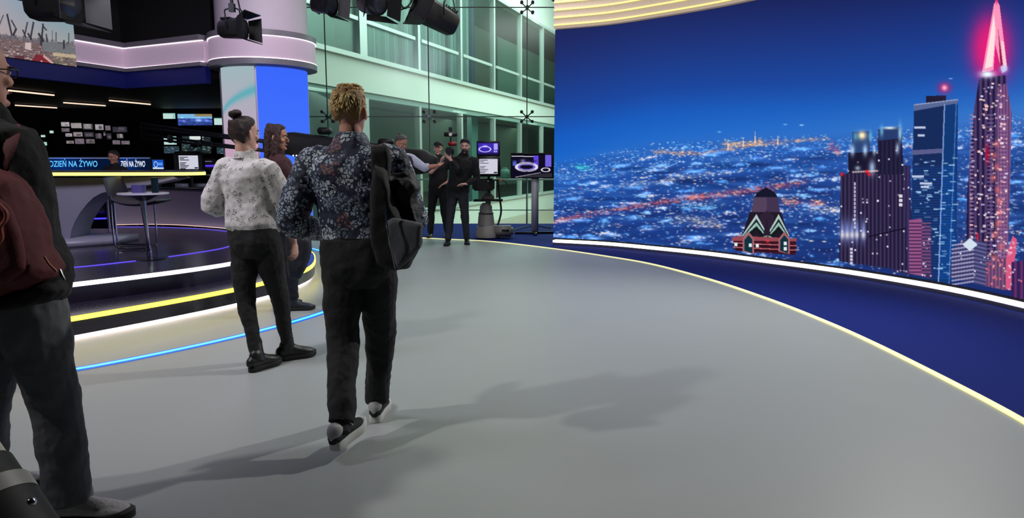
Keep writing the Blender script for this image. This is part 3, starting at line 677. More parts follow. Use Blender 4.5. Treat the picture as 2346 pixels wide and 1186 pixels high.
fbox('trim_22', YW, Yb, -0.22, -0.12, -0.3, 0.06, SILL)
fbox('trim_23', YW, Yb, 7.75, 7.87, -0.3, 0.06, SILL)
YR = 19.2
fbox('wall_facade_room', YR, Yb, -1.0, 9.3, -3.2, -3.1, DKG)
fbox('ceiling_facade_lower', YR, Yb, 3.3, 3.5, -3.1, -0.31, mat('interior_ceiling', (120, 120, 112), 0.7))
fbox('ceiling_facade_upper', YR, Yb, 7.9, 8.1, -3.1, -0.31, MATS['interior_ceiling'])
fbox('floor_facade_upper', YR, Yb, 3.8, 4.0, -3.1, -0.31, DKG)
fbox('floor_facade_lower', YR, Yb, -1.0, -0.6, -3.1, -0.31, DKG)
WG = glass_mat('facade_glass', (0.82, 0.92, 0.89), 0.04, 0.35, 0.10)
ys = [16.36 + 3.05 * k for k in range(0, 13)]
nw = 20
for lvl, (z0, z1, mid) in enumerate(((-0.12, 3.12, 1.35), (4.24, 7.75, 5.16))):
    for k in range(len(ys) - 1):
        nw += 1; y0, y1 = ys[k], ys[k + 1]
        fr = fbox('window_%d' % nw, y1 - (0.17 if k == 0 else 0.07), y1 + (0.17 if k == 0 else 0.07), z0, z1, -0.12, 0.06, FRAME)
        fbox('mid_rail', y0 + 0.2, y1 - 0.2, mid - 0.05, mid + 0.05, -0.10, 0.04, FRAME, False, fr) if lvl else None
        fbox('pane', y0 + 0.1, y1 - 0.1, z0, z1, -0.06, -0.04, WG, False, fr)
# curtains behind the first upper windows
CURT = mat('grey_curtain', (150, 158, 160), 0.85, var=0.25, scale=3, stretch=(6, 6, 0.3))
def curtain(Y0, Y1, lab, m=CURT, z0=4.02, z1=7.7, off=-0.55, amp=0.09):
    n = int((Y1 - Y0) * 26); c = []
    for i in range(n + 1):
        Y = Y0 + (Y1 - Y0) * i / n; o = off + amp * math.sin(i * 0.9) + amp * 0.5 * math.sin(i * 0.37 + 1); p = FP(Y, 0, o); c.append(p)
    b = MB().sweep(c, [(0.008, z0), (0.008, z1), (-0.008, z1), (-0.008, z0)])
    tag(b.build('curtain', m), lab, 'curtain', 'curtains behind the upper facade windows')
curtain(19.9, 22.1, 'pale grey curtain behind the second upper facade window from the column')
curtain(22.4, 25.2, 'pale grey curtain behind the third upper facade window from the column')
curtain(25.6, 27.4, 'grey curtain behind the fourth upper facade window, beside a dark blue drape')
curtain(27.45, 28.0, 'narrow dark blue drape hanging behind the upper facade windows', mat('navy_curtain', (40, 52, 92), 0.85))
# plain walls and a pale partition inside the lower storey
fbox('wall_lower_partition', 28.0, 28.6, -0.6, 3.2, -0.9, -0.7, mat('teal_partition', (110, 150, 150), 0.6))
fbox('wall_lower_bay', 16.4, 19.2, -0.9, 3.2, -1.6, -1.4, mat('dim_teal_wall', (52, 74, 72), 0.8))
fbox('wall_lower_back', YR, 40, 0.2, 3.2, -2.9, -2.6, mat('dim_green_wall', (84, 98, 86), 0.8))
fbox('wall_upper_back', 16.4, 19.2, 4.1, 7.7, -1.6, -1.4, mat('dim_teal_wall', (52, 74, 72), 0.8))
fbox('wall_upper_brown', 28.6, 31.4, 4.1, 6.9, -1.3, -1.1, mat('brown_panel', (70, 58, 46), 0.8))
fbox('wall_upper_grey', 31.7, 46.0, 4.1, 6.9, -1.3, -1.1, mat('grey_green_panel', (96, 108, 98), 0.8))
# ================================================================== THINGS
def pic(kind, w_=80, h_=48):
    c = Canvas(0, 0, w_, h_, (10, 10, 14))
    if kind == 'text':
        c.rect(0, 0, w_, h_, (205, 205, 222))
        for k in range(9):
            if k == 3: continue
            c.rect(4, 5 + k * h_ / 9.5, 4 + [34, 18, 38, 0, 26, 20, 36, 30, 22][k] * w_ / 80, 7 + k * h_ / 9.5, (60, 60, 70))
        c.rect(w_ * 0.8, h_ * 0.88, w_ * 0.98, h_ * 0.97, (40, 40, 50))
    elif kind == 'studio':
        c.rect(0, 0, w_, h_, (16, 12, 34)); c.rect(0, 0, w_, 4, (8, 8, 12)); c.line(0, 7, w_ * 0.6, 9, 2, (235, 230, 250)); c.rect(w_ * .55, 6, w_ * .66, h_ * .5, (96, 70, 220)); c.rect(w_ * .84, 4, w_ * .98, h_ * .55, (110, 96, 220))
        c.rect(4, h_ * .3, w_ * .12, h_ * .5, (80, 96, 190)); c.glow(w_ * .28, h_ * .32, 7, 5, (190, 200, 255), .9); c.glow(w_ * .42, h_ * .36, 5, 3, (110, 90, 230), .9)
        for k, (cc, rx, ry) in enumerate((((230, 225, 245), .24, .14), ((120, 100, 230), .19, .10), ((215, 210, 235), .27, .19))): c.ring(w_ * .37, h_ * .56, w_ * rx, h_ * ry, 1.8, cc)
        c.rect(0, h_ * .28, w_ * .62, h_ * .36, (24, 18, 60), 0.45); c.ring(w_ * .84, h_ * .68, w_ * .10, h_ * .08, 2.0, (235, 230, 240)); c.line(w_ * .1, h_ * .99, w_ * .72, h_ * .80, 1.4, (200, 196, 200)); c.poly([(0, h_), (w_, h_), (w_, h_ * .82), (w_ * .6, h_ * .86), (w_ * .1, h_)], (52, 50, 58), .8)
    elif kind == 'purple_studio':
        c.rect(0, 0, w_, h_, (60, 44, 170)); c.rect(0, 0, w_, 4, (20, 16, 60)); c.ring(w_ * .34, h_ * .56, w_ * .28, h_ * .22, 4, (200, 190, 255)); c.glow(w_ * .35, h_ * .3, 14, 6, (120, 120, 160), .9); c.rect(w_ * .78, h_ * .1, w_ * .95, h_ * .6, (170, 160, 250)); c.ring(w_ * .85, h_ * .74, 8, 4, 2, (230, 220, 255)); c.rect(0, h_ * .85, w_, h_, (34, 26, 90))
    elif kind == 'pale':
        c.rect(0, 0, w_, h_, (190, 220, 214)); c.rect(0, 0, w_, 5, (120, 170, 160)); c.rect(w_ * .8, 8, w_, h_, (150, 200, 190))
    elif kind == 'wide':
        c.rect(0, 0, w_, h_, (40, 62, 128)); c.rect(0, 0, w_, h_ * .38, (120, 180, 225)); c.rect(w_ * .5, 0, w_, h_ * .22, (150, 130, 90)); c.glow(w_ * .6, h_ * .55, 8, 6, (170, 190, 230), .8); c.glow(w_ * .85, h_ * .6, 7, 5, (120, 120, 190), .7); c.glow(w_ * .15, h_ * .6, 8, 5, (90, 70, 110), .7)
        for _ in range(40): c.glow(rng.uniform(0, w_), rng.uniform(h_ * .3, h_), 2, 1.5, (70, 90, 150), .6)
    elif kind == 'blue':
        c.rect(0, 0, w_, h_, (26, 84, 190)); c.ring(w_ * .3, h_ * .5, w_ * .16, h_ * .3, 3, (200, 225, 255)); c.rect(w_ * .5, h_ * .35, w_ * .92, h_ * .6, (90, 150, 235)); c.rect(0, h_ * .85, w_, h_, (200, 215, 240))
    elif kind == 'laptop':
        c.rect(0, 0, w_, h_, (16, 14, 22)); c.rect(0, h_ * .5, w_, h_ * .72, (84, 50, 230)); c.rect(w_ * .1, h_ * .1, w_ * .8, h_ * .16, (110, 110, 130))
    elif kind == 'desk':
        c.rect(0, 0, w_, h_, (40, 52, 54)); c.rect(w_ * .3, 0, w_ * .75, h_ * .2, (220, 230, 225)); c.glow(w_ * .5, h_ * .55, 22, 12, (-60, -60, -60), 1.0)
        for _ in range(60): c.rect(rng.uniform(0, w_), rng.uniform(0, h_), rng.uniform(0, w_) * .0 + rng.uniform(0, w_), 0, (90, 100, 100))
        for _ in range(30):
            x, y = rng.uniform(0, w_), rng.uniform(h_ * .2, h_); c.rect(x, y, x + 6, y + 2, (110, 130, 130), .7)
    elif kind == 'dim':
        c.rect(0, 0, w_, h_, (40, 58, 66))
        for _ in range(26):
            x, y = rng.uniform(0, w_), rng.uniform(0, h_); c.rect(x, y, x + rng.uniform(3, 12), y + rng.uniform(2, 5), ((120, 150, 160), (60, 84, 100), (90, 120, 150))[rng.integers(3)], .8)
    elif kind == 'mosaic':
        c.rect(0, 0, w_, h_, (30, 28, 34)); cols = [(170, 165, 165), (110, 100, 105), (70, 66, 74), (185, 180, 185), (120, 104, 120), (52, 50, 60), (150, 140, 140)]
        k = rng.integers(len(cols)); c.rect(2, 2, w_ - 2, h_ - 2, cols[k], .9); c.rect(rng.uniform(0, w_ * .5), rng.uniform(0, h_ * .5), w_ * .8, h_ * .8, cols[rng.integers(len(cols))], .7)
        for _ in range(8): c.glow(rng.uniform(0, w_), rng.uniform(0, h_), 6, 4, (60, 54, 54), rng.uniform(-.8, .8))
    elif kind == 'ticker':
        c.rect(0, 0, w_, h_, (6, 22, 52)); c.rect(0, 0, w_, 3, (110, 120, 170)); t = c.X / w_; c.a[..., 2] += np.maximum(0, 0.22 - np.abs(t - 0.35) * .5); c.a[..., 1] += np.maximum(0, 0.08 - np.abs(t - 0.35) * .2)
    return c
def monitor(name, lab, cat, px, Y, kind, thick=0.05, bez=0.012, nx=44, ny=28, group=None, m=None, dY=0.0, stand=None, housing=BLACK):
    """px: (x0,y0,x1,y1) in photo pixels of the lit display; dY tilts it in depth"""
    x0, y0, x1, y1 = px
    bl_ = D(x0, y1, Y); br = D(x1, y1 + (dY and 0), Y + dY); tl = Vector((bl_.x, bl_.y, D(x0, y0, Y).z)); tr = Vector((br.x, br.y, D(x1, y0, Y + dY).z))
    if dY: br.z = bl_.z; tr.z = tl.z
    cen = (bl_ + br) / 2
    r = empty(name, (cen.x, cen.y, cen.z), 0, lab, cat, group)
    c = pic(kind) if isinstance(kind, str) else kind
    quad_screen('display', (tl, tr, br, bl_), c, nx, ny, r)
    rt = (br - bl_).normalized(); up = Vector((0, 0, 1)); n = rt.cross(up); n.normalize()      # n points to the camera for level screens
    if n.y > 0: n = -n
    q = [tl - rt * bez + up * bez, tr + rt * bez + up * bez, br + rt * bez - up * bez, bl_ - rt * bez - up * bez]
    q = [p - n * 0.006 for p in q]; MB().add(q + [p - n * thick for p in q], [(0, 1, 2, 3), (7, 6, 5, 4), (0, 4, 5, 1), (1, 5, 6, 2), (2, 6, 7, 3), (3, 7, 4, 0)]).build('housing', housing, r, smooth=False)
    b = MB()
    for i in range(4):
        p, q2 = q[i], q[(i + 1) % 4]; b.bar(p + n * 0.004, q2 + n * 0.004, bez * 1.0, bez * 1.0, up=n)
    b.build('bezel', housing, r, smooth=False)
    if stand is not None:
        foot = Vector((cen.x, cen.y, stand)) - n * (thick * 0.6); b = MB(); b.cyl(foot, Vector((foot.x, foot.y, cen.z - bez)), 0.025); b.cyl(foot, foot + Vector((0, 0, 0.015)), 0.13); b.build('stand', DKMETAL, r)
    rebase(r); return r

# --- hanging harbour screen, top left
hc = Canvas(-90, -40, 270, 215)
tt = np.clip((hc.Y - 0) / 90, 0, 1); uu = np.clip((hc.X + 10) / 180, 0, 1)
for k, (a, b, c_, d) in enumerate(((160, 178, 96, 150), (160, 158, 152, 158), (172, 160, 176, 160))): hc.a[..., k] = ((a * (1 - tt) + b * tt) * (1 - uu) + (c_ * (1 - tt) + d * tt) * uu) / 255
for x in np.arange(-90, 180, 2.5):
    yh = 80 + 0.13 * max(0, x) + rng.uniform(-6, 3); hc.rect(x, yh, x + 3, yh + 12, ((96, 92, 100), (118, 110, 114), (84, 82, 92))[rng.integers(3)], .8)
for x in np.arange(-90, 180, 3.0):
    hc.rect(x, 88 + 0.13 * max(0, x), x + 3.5, 190, (112, 94, 96))
for _ in range(1300):
    x = rng.uniform(-90, 178); t = rng.uniform(0, 1); y = 84 + 0.13 * max(0, x) + t * 70; s_ = (1.2 + 4.5 * t) * rng.uniform(.6, 1.4)
    colr = [(196, 170, 168), (126, 98, 102), (58, 54, 62), (168, 138, 138), (84, 62, 68), (206, 190, 182), (120, 60, 66), (150, 140, 146)][rng.integers(8)] if x < 118 else [(156, 140, 116), (192, 176, 146), (88, 86, 82), (118, 120, 96), (70, 70, 72)][rng.integers(5)]
    hc.poly([(x, y), (x + s_ * 1.5, y + s_ * .2), (x + s_ * 1.5, y + s_ * .8), (x, y + s_ * .6)], colr, .75)
hc.poly([(95, 95), (130, 98), (178, 112), (178, 124), (100, 118)], (110, 116, 122), .8); hc.poly([(120, 120), (178, 126), (178, 134), (122, 128)], (196, 178, 148), .85); hc.poly([(60, 158), (82, 124), (104, 128), (124, 150), (118, 164)], (122, 42, 52)); hc.line(100, 128, 122, 146, 5, (205, 160, 160))
hc.line(88, 152, 95, 139, 2, (215, 180, 180)); hc.line(95, 139, 106, 155, 2, (215, 180, 180)); hc.poly([(34, 128), (56, 128), (56, 142), (34, 142)], (90, 56, 62)); hc.poly([(58, 98), (72, 98), (72, 116), (58, 112)], (200, 178, 178))
for x0, y0, x1, y1, w_ in ((-8, 74, 8, 34, 2), (16, 32, 27, 80, 4), (26, 46, 38, 68, 3), (30, 82, 37, 66, 5), (56, 84, 63, 50, 3), (52, 68, 60, 88, 3), (70, 88, 77, 50, 4), (64, 76, 72, 92, 4), (94, 104, 99, 54, 4), (88, 76, 100, 96, 5), (99, 60, 107, 70, 3), (106, 78, 108, 96, 3), (120, 70, 120, 94, 2), (128, 74, 129, 96, 2), (-40, 80, -30, 30, 3), (-60, 84, -66, 40, 3), (146, 92, 147, 112, 4), (157, 76, 158, 100, 2)): hc.line(x0, y0, x1, y1, w_, (44, 44, 54), .9)
hY0, hY1 = 8.55, 10.0
blc = D(-90, 118, hY0); brc = D(177, 163, hY1)
hz0, hz1 = 2.72, 3.45
cors = [Vector((blc.x, hY0, hz1)), Vector((brc.x, hY1, hz1)), Vector((brc.x, hY1, hz0)), Vector((blc.x, hY0, hz0))]
hang = empty('hanging_screen', ((blc.x + brc.x) / 2, 9.3, hz0), 0, 'wide hanging screen showing harbour cranes and red-roofed houses', 'screen')
# the canvas was drawn in photo pixels: sample it where each point of the screen is seen
u = np.linspace(0, 1, 300)[None, :, None]; v = np.linspace(0, 1, 190)[:, None, None]; ca = [np.array(c) for c in cors]
PPh = (ca[0] * (1 - u) + ca[1] * u) * (1 - v) + (ca[3] * (1 - u) + ca[2] * u) * v
a_, b_ = proj_np(PPh); pixel_grid('display', PPh, hc.sample(a_, b_), hang)
MB().slab([c + Vector((-0.01, 0.012, 0)) for c in cors], -0.07).build('housing', BLACK, hang, smooth=False)
for t in (0.3, 0.8):
    p = cors[0].lerp(cors[1], t) + Vector((0, 0.06, 0)); MB().cyl(p, (p.x, p.y, 5.59), 0.022).build('hanger', DKMETAL, hang)
rebase(hang)

# --- stage lights hanging from the grid
BARN = mat('barn_door_black', (8, 7, 7), 0.5)
def lamp_head(px, py, Y, yaw, pitch, s, lab, round_=False, name='stage_light'):
    c = D(px, py, Y); r = empty(name, (c.x, c.y, c.z), 0, lab, 'stage light', 'stage lights on the overhead grid')
    Rm = Matrix.Rotation(R_(yaw), 3, 'Z') @ Matrix.Rotation(R_(pitch), 3, 'X')     # local: light shines along -Y
    T = lambda p: Rm @ (Vector(p) * s)
    b = MB(); b.loft([(T((0, 0.26, 0)), .11 * s, .12 * s), (T((0, 0.2, 0)), .15 * s, .16 * s), (T((0, -0.1, 0)), .17 * s, .18 * s), (T((0, -0.2, 0)), .185 * s, .185 * s)], 20 if round_ else 12, side=T((1, 0, 0)), rnd=False, sq=1.0 if round_ else 0.6)
    for k in range(6):
        b.box(T((0, 0.0 + 0.035 * k, 0.175)), (0.22 * s, 0.012 * s, 0.04 * s), Rm)
    b.build('body', BARN, r)
    MB().loft([(T((0, -0.20, 0)), .15 * s, .15 * s), (T((0, -0.215, 0)), .12 * s, .12 * s)], 20, side=T((1, 0, 0)), rnd=False).build('lens', mat('lens_glass', (60, 64, 70), 0.1), r)
    for k, (ax, sg) in enumerate((('x', 1), ('x', -1), ('z', 1), ('z', -1))):
        if ax == 'x': q = [(sg * .18, -.2, -.16), (sg * .18, -.2, .16), (sg * .30, -.40, .22), (sg * .30, -.40, -.22)]
        else: q = [(-.16, -.2, sg * .18), (.16, -.2, sg * .18), (.26, -.42, sg * .26), (-.26, -.42, sg * .26)]
        MB().slab([T(p) for p in q], 0.008).build('barn_door', BARN, r, smooth=False)
    yk = MB(); yk.tube([T((-.21, 0, 0)), T((-.22, 0, .0)) + Vector((0, 0, .18 * s)), Vector((-.12 * s, 0, .34 * s)), Vector((.12 * s, 0, .34 * s)), T((.22, 0, .0)) + Vector((0, 0, .18 * s)), T((.21, 0, 0))], 0.013 * s, 8, smooth=4)
    yk.build('yoke', DKMETAL, r)
    top = 4.62 - c.z
    k = MB(); k.cyl((0, 0, .33 * s), (0, 0, top), 0.018); k.box((0, 0, .37 * s), (0.06, 0.06, 0.09)); k.build('clamp', DKMETAL, r)
    cb_ = MB(); cb_.tube([T((0, .24, .05)), Vector((.18 * s, .1, .3 * s)), Vector((.05, 0.05, .55 * s)), (0, 0.03, top)], 0.009, 6, smooth=5); cb_.build('cable', BLACK, r)
    return r
lamp_head(742, 10, 11.0, 62, 8, 0.78, 'small boxy stage light hanging just right of the column')
lamp_head(850, 6, 11.0, 38, 12, 1.0, 'round stage light pointing left, second from the column', True)
lamp_head(1008, 42, 11.0, -68, -24, 1.05, 'angled stage light with open barn doors, nearest the video wall')
lamp_head(534, 66, 8.2, 78, 0, 0.62, 'boxy stage light hanging in front of the column ring')
lamp_head(122, 8, 7.2, 75, 0, 1.0, 'black stage light hanging over the harbour screen')
for (pa, pb, lab) in (((-7.0, 11.0), (4.0, 11.0), 'long grid pipe carrying the stage lights before the glass wall'), ((-9.0, 8.2), (2.0, 8.2), 'grid pipe above the round stage'), ((-9.0, 7.2), (2.0, 7.2), 'nearest grid pipe, above the harbour screen')):
    r = empty('grid_pipe', ((pa[0] + pb[0]) / 2, pa[1], 4.65), 0, lab, 'grid pipe', 'overhead grid pipes')
    MB().cyl((pa[0], pa[1], 4.65), (pb[0], pb[1], 4.65), 0.03).build('pipe', DKMETAL, r)
    for x in (pa[0] + .6, pb[0] - .6): MB().cyl((x, pa[1], 4.68), (x, pa[1], 5.59), 0.012).build('hanger', DKMETAL, r)
    rebase(r)
# cable loops and clamp between the second and third lamps
cl = D(912, 4, 11.0); r = empty('cable_bundle', (cl.x, cl.y, cl.z), 0, 'black cable loops hanging from the grid between two stage lights', 'cable')
b = MB(); b.tube([(-.16, 0, .5), (-.18, 0, .05), (-.08, 0, -.10), (.08, 0, -.10), (.22, 0, .05), (.26, 0, .5)], 0.012, 6, smooth=6); b.tube([(-.02, 0, .5), (.0, 0, .1), (.1, 0, -.1), (.2, 0, .06), (.12, 0, .5)], 0.01, 6, smooth=6); b.build('cable_loop', BLACK, r)
b = MB(); b.box((-.06, 0, .02), (.10, .06, .16), Matrix.Rotation(.5, 3, 'Y'), 0.01); b.box((.10, 0, .06), (.22, .06, .05), Matrix.Rotation(-.2, 3, 'Y'), 0.01); b.cyl((0, 0, .05), (0, 0, .62), 0.015); b.build('clamp', BLACK, r)

# --- newsroom ceiling lights
for i, (xa, ya, xb, yb, lab) in enumerate(((20, 207, 123, 218, 'leftmost upper thin light line on the newsroom ceiling'), (35, 241, 130, 247, 'lowest thin light line on the newsroom ceiling'), (146, 235, 241, 242, 'middle thin light line on the newsroom ceiling'), (251, 230, 344, 239, 'rightmost thin light line on the newsroom ceiling'))):
    a, b2 = G(xa, ya, 2.965), G(xb, yb, 2.965); r = empty('linear_light', ((a + b2) / 2), 0, lab, 'ceiling light', 'thin newsroom ceiling lights')
    mid = (a + b2) / 2
    MB().bar(a - mid, b2 - mid, 0.05, 0.03).build('diffuser', mat('warm_white_led', (255, 240, 220), 0.4, emit=(255, 226, 200), estr=1.1), r); MB().bar(a - mid + Vector((0, 0, .03)), b2 - mid + Vector((0, 0, .03)), 0.07, 0.028).build('housing', BLACK, r)

# --- newsroom screens
monitor('wall_monitor', 'pale lit monitor left of the wide blue one high in the newsroom', 'monitor', (374, 259, 402, 272), 21.93, 'pale', group='newsroom monitors')
monitor('wall_monitor', 'wide blue monitor high in the newsroom beside the column', 'monitor', (408, 261, 487, 287), 21.93, 'wide', group='newsroom monitors')
monitor('wall_monitor', 'small bright monitor at the right end of the upper row, touching the column edge', 'monitor', (491, 270, 518, 286), 21.93, 'pale', group='newsroom monitors')
monitor('wall_monitor', 'small cyan-white monitor above the desk, below the pale one', 'monitor', (376, 312, 405, 331), 21.93, 'pale', group='newsroom monitors')
monitor('wall_monitor', 'dim grey monitor just below the small cyan-white one', 'monitor', (376, 335, 411, 351), 21.93, 'dim', group='newsroom monitors')
monitor('wall_monitor', 'busy dark monitor with a white bar on top, behind the text screen', 'monitor', (417, 312, 484, 351), 21.93, 'desk', group='newsroom monitors')
monitor('wall_monitor', 'blue-grey monitor partly behind the woman in the white blouse', 'monitor', (497, 330, 545, 352), 21.93, 'dim', group='newsroom monitors')
# mosaic of small monitors
mz = [(140, 279, 160, 290), (163, 281, 188, 294), (190, 283, 214, 297), (218, 284, 238, 298), (241, 287, 254, 299), (141, 293, 160, 302), (168, 302, 190, 313), (193, 302, 216, 314), (219, 305, 234, 318), (237, 301, 243, 312), (245, 305, 256, 319), (258, 290, 292, 303), (268, 306, 283, 317), (172, 317, 194, 330), (197, 318, 218, 329), (258, 321, 276, 331), (278, 322, 298, 331), (150, 305, 166, 313), (152, 322, 170, 329)]
rows = ('top', 'middle', 'bottom')
def mrow(q): return 0 if q[1] < 292 else (1 if q[1] < 312 else 2)
ORD = ('first', 'second', 'third', 'fourth', 'fifth', 'sixth', 'seventh', 'eighth', 'ninth')
for i, (a, b_, c_, d_) in enumerate(mz):
    rw = mrow(mz[i]); od = sorted(m_[0] for m_ in mz if mrow(m_) == rw).index(a)
    monitor('mosaic_monitor', 'small grey monitor, %s from the left in the %s row of the newsroom mosaic' % (ORD[od], rows[rw]), 'monitor', (a, b_, c_, d_), 21.93, 'mosaic', thick=0.06, bez=0.008, nx=14, ny=9, group='mosaic of small monitors')
for (q_, lab) in (((94, 309, 104, 314), 'upper tiny bright monitor left of the mosaic'), ((95, 325, 108, 333), 'lower tiny bright monitor left of the mosaic'), ((114, 299, 123, 305), 'single tiny monitor nearest the left of the mosaic')):
    monitor('mosaic_monitor', lab, 'monitor', q_, 21.93, 'pale', thick=0.06, bez=0.008, nx=8, ny=6, group='mosaic of small monitors')
# ticker screens
tk = monitor('ticker_screen', 'long dark blue ticker screen with glowing blue lettering above the desk', 'screen', (84, 361, 258, 391), 12.1, 'ticker', nx=120, ny=24, stand=0.0)
TXB = mat('blue_lettering', (90, 180, 240), 0.5, emit=(92, 186, 245), estr=1.0); TXW = mat('white_lettering', (235, 235, 245), 0.5, emit=(225, 232, 245), estr=1.0)
def put_text(s, x0, y0, x1, y1, Y, m, par_, nm='lettering', sk=0):
    t = text_mesh(nm, s, D(x0, y0, Y), D(x1, y0 + sk, Y), D(x0, y1, Y), m, par_, 0.008); t.matrix_parent_inverse = par_.matrix_world.inverted()
bpy.context.view_layer.update()
put_text('DZIE\u0143 NA \u017bYWO', 114, 363.5, 224, 382, 12.08, TXB, tk)
tk2 = monitor('ticker_screen', 'short dark ticker screen with white lettering right of the seated presenter', 'screen', (262, 361, 345, 389), 12.35, 'ticker', nx=60, ny=24, stand=0.0)
put_text('ZIE\u0143 NA \u017bYWO', 277, 364, 333, 382, 12.33, TXW, tk2)
monitor('logo_screen', 'small bright blue screen with a round emblem beside the short ticker', 'screen', (350, 366, 375, 387), 12.65, 'blue', stand=0.0)
monitor('prompter_monitor', 'monitor with a white page of script lines standing behind the desk', 'monitor', (411, 356, 455, 387), 12.5, 'text', thick=0.16, bez=0.05, nx=70, ny=50, stand=0.0)
lt = monitor('laptop', 'open laptop with a purple bar, left of the woman in the white blouse', 'laptop', (463, 367, 492, 388), 13.0, 'laptop', thick=0.02, bez=0.02)
p_ = D(477, 396, 12.8); b = MB(); b.box((0, -0.05, -0.10), (0.33, 0.24, 0.03), None, 0.008); b.build('keyboard_base', GREYMETAL, lt)
r = empty('news_desk_shelf', (D(455, 395, 12.6).x, 13.1, 0), 0, 'dark technician bench behind the stage parapet', 'bench')
b = MB(); b.box((0.1, 0, 1.13), (1.6, 0.5, 0.05), None, 0.01); b.build('top', BLACK, r)
b = MB(); b.box((0.1, 0.0, 0.55), (1.5, 0.4, 1.1)); b.build('body', BLACK, r)
for k, x in enumerate((-0.45, -0.1, 0.3, 0.6)):
    bx_ = MB(); bx_.box((x, -0.215, 0.98), (0.24, 0.02, 0.07)); bx_.build('control_panel', mat('panel_grey', (120, 124, 150), 0.3), r)

# --- presenter desk with the yellow edge
Yd = 8.6
def dp(x, y, Y=Yd): return D(x, y, Y)
desk = empty('presenter_desk', (dp(200, 520).x, Yd, 0.38), 0, 'large sculpted grey presenter desk with a glowing yellow top edge', 'desk')
top_l, top_r = dp(-120, 401), dp(424, 397)
zt = dp(300, 397).z
oc = [Vector((top_l.x, Yd + 0.9, 0)), Vector((top_l.x + .1, Yd + .1, 0)), Vector((top_l.x + .9, Yd - .05, 0)), Vector((dp(200, 400).x, Yd - .04, 0)), Vector((dp(330, 400).x, Yd + .04, 0)), Vector((dp(395, 400).x, Yd + .14, 0)), Vector((top_r.x + .02, Yd + .34, 0)), Vector((top_r.x - .05, Yd + .62, 0)), Vector((top_r.x - .5, Yd + .85, 0))]
oc = spline(oc, 8)
MB().prism([(p.x, p.y) for p in oc], zt - 0.02, zt + 0.03).build('desk_top', mat('desk_top_dark', (46, 44, 58), 0.25), desk)
MB().sweep(oc, [(-0.012, zt - 0.028), (-0.012, zt + 0.012), (0.012, zt + 0.012), (0.012, zt - 0.028)]).build('yellow_light', YELC, desk)
DG = mat('desk_grey', (134, 132, 152), 0.4, var=0.03)
outl = [(-110, 406), (100, 408), (260, 407), (395, 404), (404, 409), (372, 417), (330, 425), (290, 431), (254, 437), (232, 442), (214, 452), (198, 468), (184, 486), (172, 506), (164, 526), (160, 548), (150, 566), (120, 588), (-110, 600)]
P0 = [dp(x, y, Yd + .12) for x, y in outl]; n = len(P0)
P0 = [Vector((p.x, p.y, max(p.z, 0.384))) for p in P0]
b = MB(); b.add(P0 + [Vector((p.x - 0.05, p.y + 0.5, p.z)) for p in P0], [tuple(range(n)), tuple(range(2 * n - 1, n - 1, -1))] + [(i, (i + 1) % n, n + (i + 1) % n, n + i) for i in range(n)]); b.build('body', DG, desk)
b = MB(); a1, a2 = dp(166, 546, Yd + .05), dp(230, 588, Yd + .05)
b.prism([(dp(60, 560).x, Yd - .25), (dp(180, 560).x, Yd - .2), (dp(250, 560).x, Yd + .15), (dp(250, 560).x, Yd + .7), (dp(60, 560).x, Yd + .8)], 0.382, 0.46); b.build('foot_plinth', DG, desk)
MB().bar(dp(168, 502, Yd + .9), dp(243, 500, Yd + .9), 0.02, 0.02).build('blue_light', mat('violet_led', (60, 50, 255), 0.4, emit=(70, 60, 255), estr=1.6), desk)
MB().box((dp(208, 480, Yd + 1.0).x, Yd + 1.0, 0.85), (0.62, 0.03, 0.7)).build('inner_panel', mat('gloss_navy', (16, 14, 44), 0.12), desk)
MB().bar(dp(172, 487, Yd + .88), dp(236, 483, Yd + .88), 0.012, 0.012).build('steel_trim', CHROME, desk)
rebase(desk)

# --- presenter chair (sled frame) and round pedestal table
ch = empty('cantilever_chair', (dp(262, 560, 8.1).x, 8.1, 0.38), 0, 'tubular chrome chair with a dark seat behind the pedestal table', 'chair')
Yc = 8.2
def cp(x, y, Y=Yc): return D(x, y, Y)
for (x0, x1, Yq) in ((249, 335, Yc), (256, 358, Yc + .42)):
    b = MB(); f0 = cp(x0, 400, Yq); zf = 0.397
    b.tube([Vector((f0.x, Yq, 1.02)), Vector((f0.x, Yq, 0.52)), Vector((f0.x + .02, Yq, 0.42)), Vector((f0.x + .10, Yq, zf)), Vector((cp(x1, 540, Yq).x - .06, Yq, zf)), Vector((cp(x1, 540, Yq).x, Yq, 0.44)), Vector((cp(x1, 540, Yq).x, Yq, 0.92))], 0.011, 8, smooth=4); b.build('sled_frame', CHROME, ch)
s0, s1 = cp(252, 455, Yc), cp(352, 455, Yc)
SEATM = mat('dark_leather', (24, 22, 40), 0.55)
b = MB(); b.loft([((s0.x, Yc + .21, .98), .22, .03), ((s0.x + .14, Yc + .21, .93), .23, .03), ((s0.x + .32, Yc + .21, .92), .23, .028), ((s1.x + .02, Yc + .21, .96), .21, .02)], 14, side=(0, 1, 0), smooth=4, sq=.7); b.build('seat', SEATM, ch)
b = MB(); b.loft([((s0.x, Yc + .21, .96), .22, .02), ((s0.x - .03, Yc + .21, 1.08), .22, .025), ((s0.x - .07, Yc + .21, 1.22), .20, .02)], 14, side=(0, 1, 0), smooth=4, sq=.7); b.build('backrest', SEATM, ch)
rebase(ch)
Yt = 7.45
tb = empty('pedestal_table', (cp(343, 590, Yt).x, Yt, 0.38), 0, 'small round glass-topped table on a chrome pedestal at the stage edge', 'table')
zt2 = D(350, 443, Yt).z - .38
MB().cyl((-.02, 0, zt2 - .008), (-.02, 0, zt2 + .008), 0.25, seg=48).build('table_top', mat('pale_table_top', (190, 188, 205), 0.15), tb)
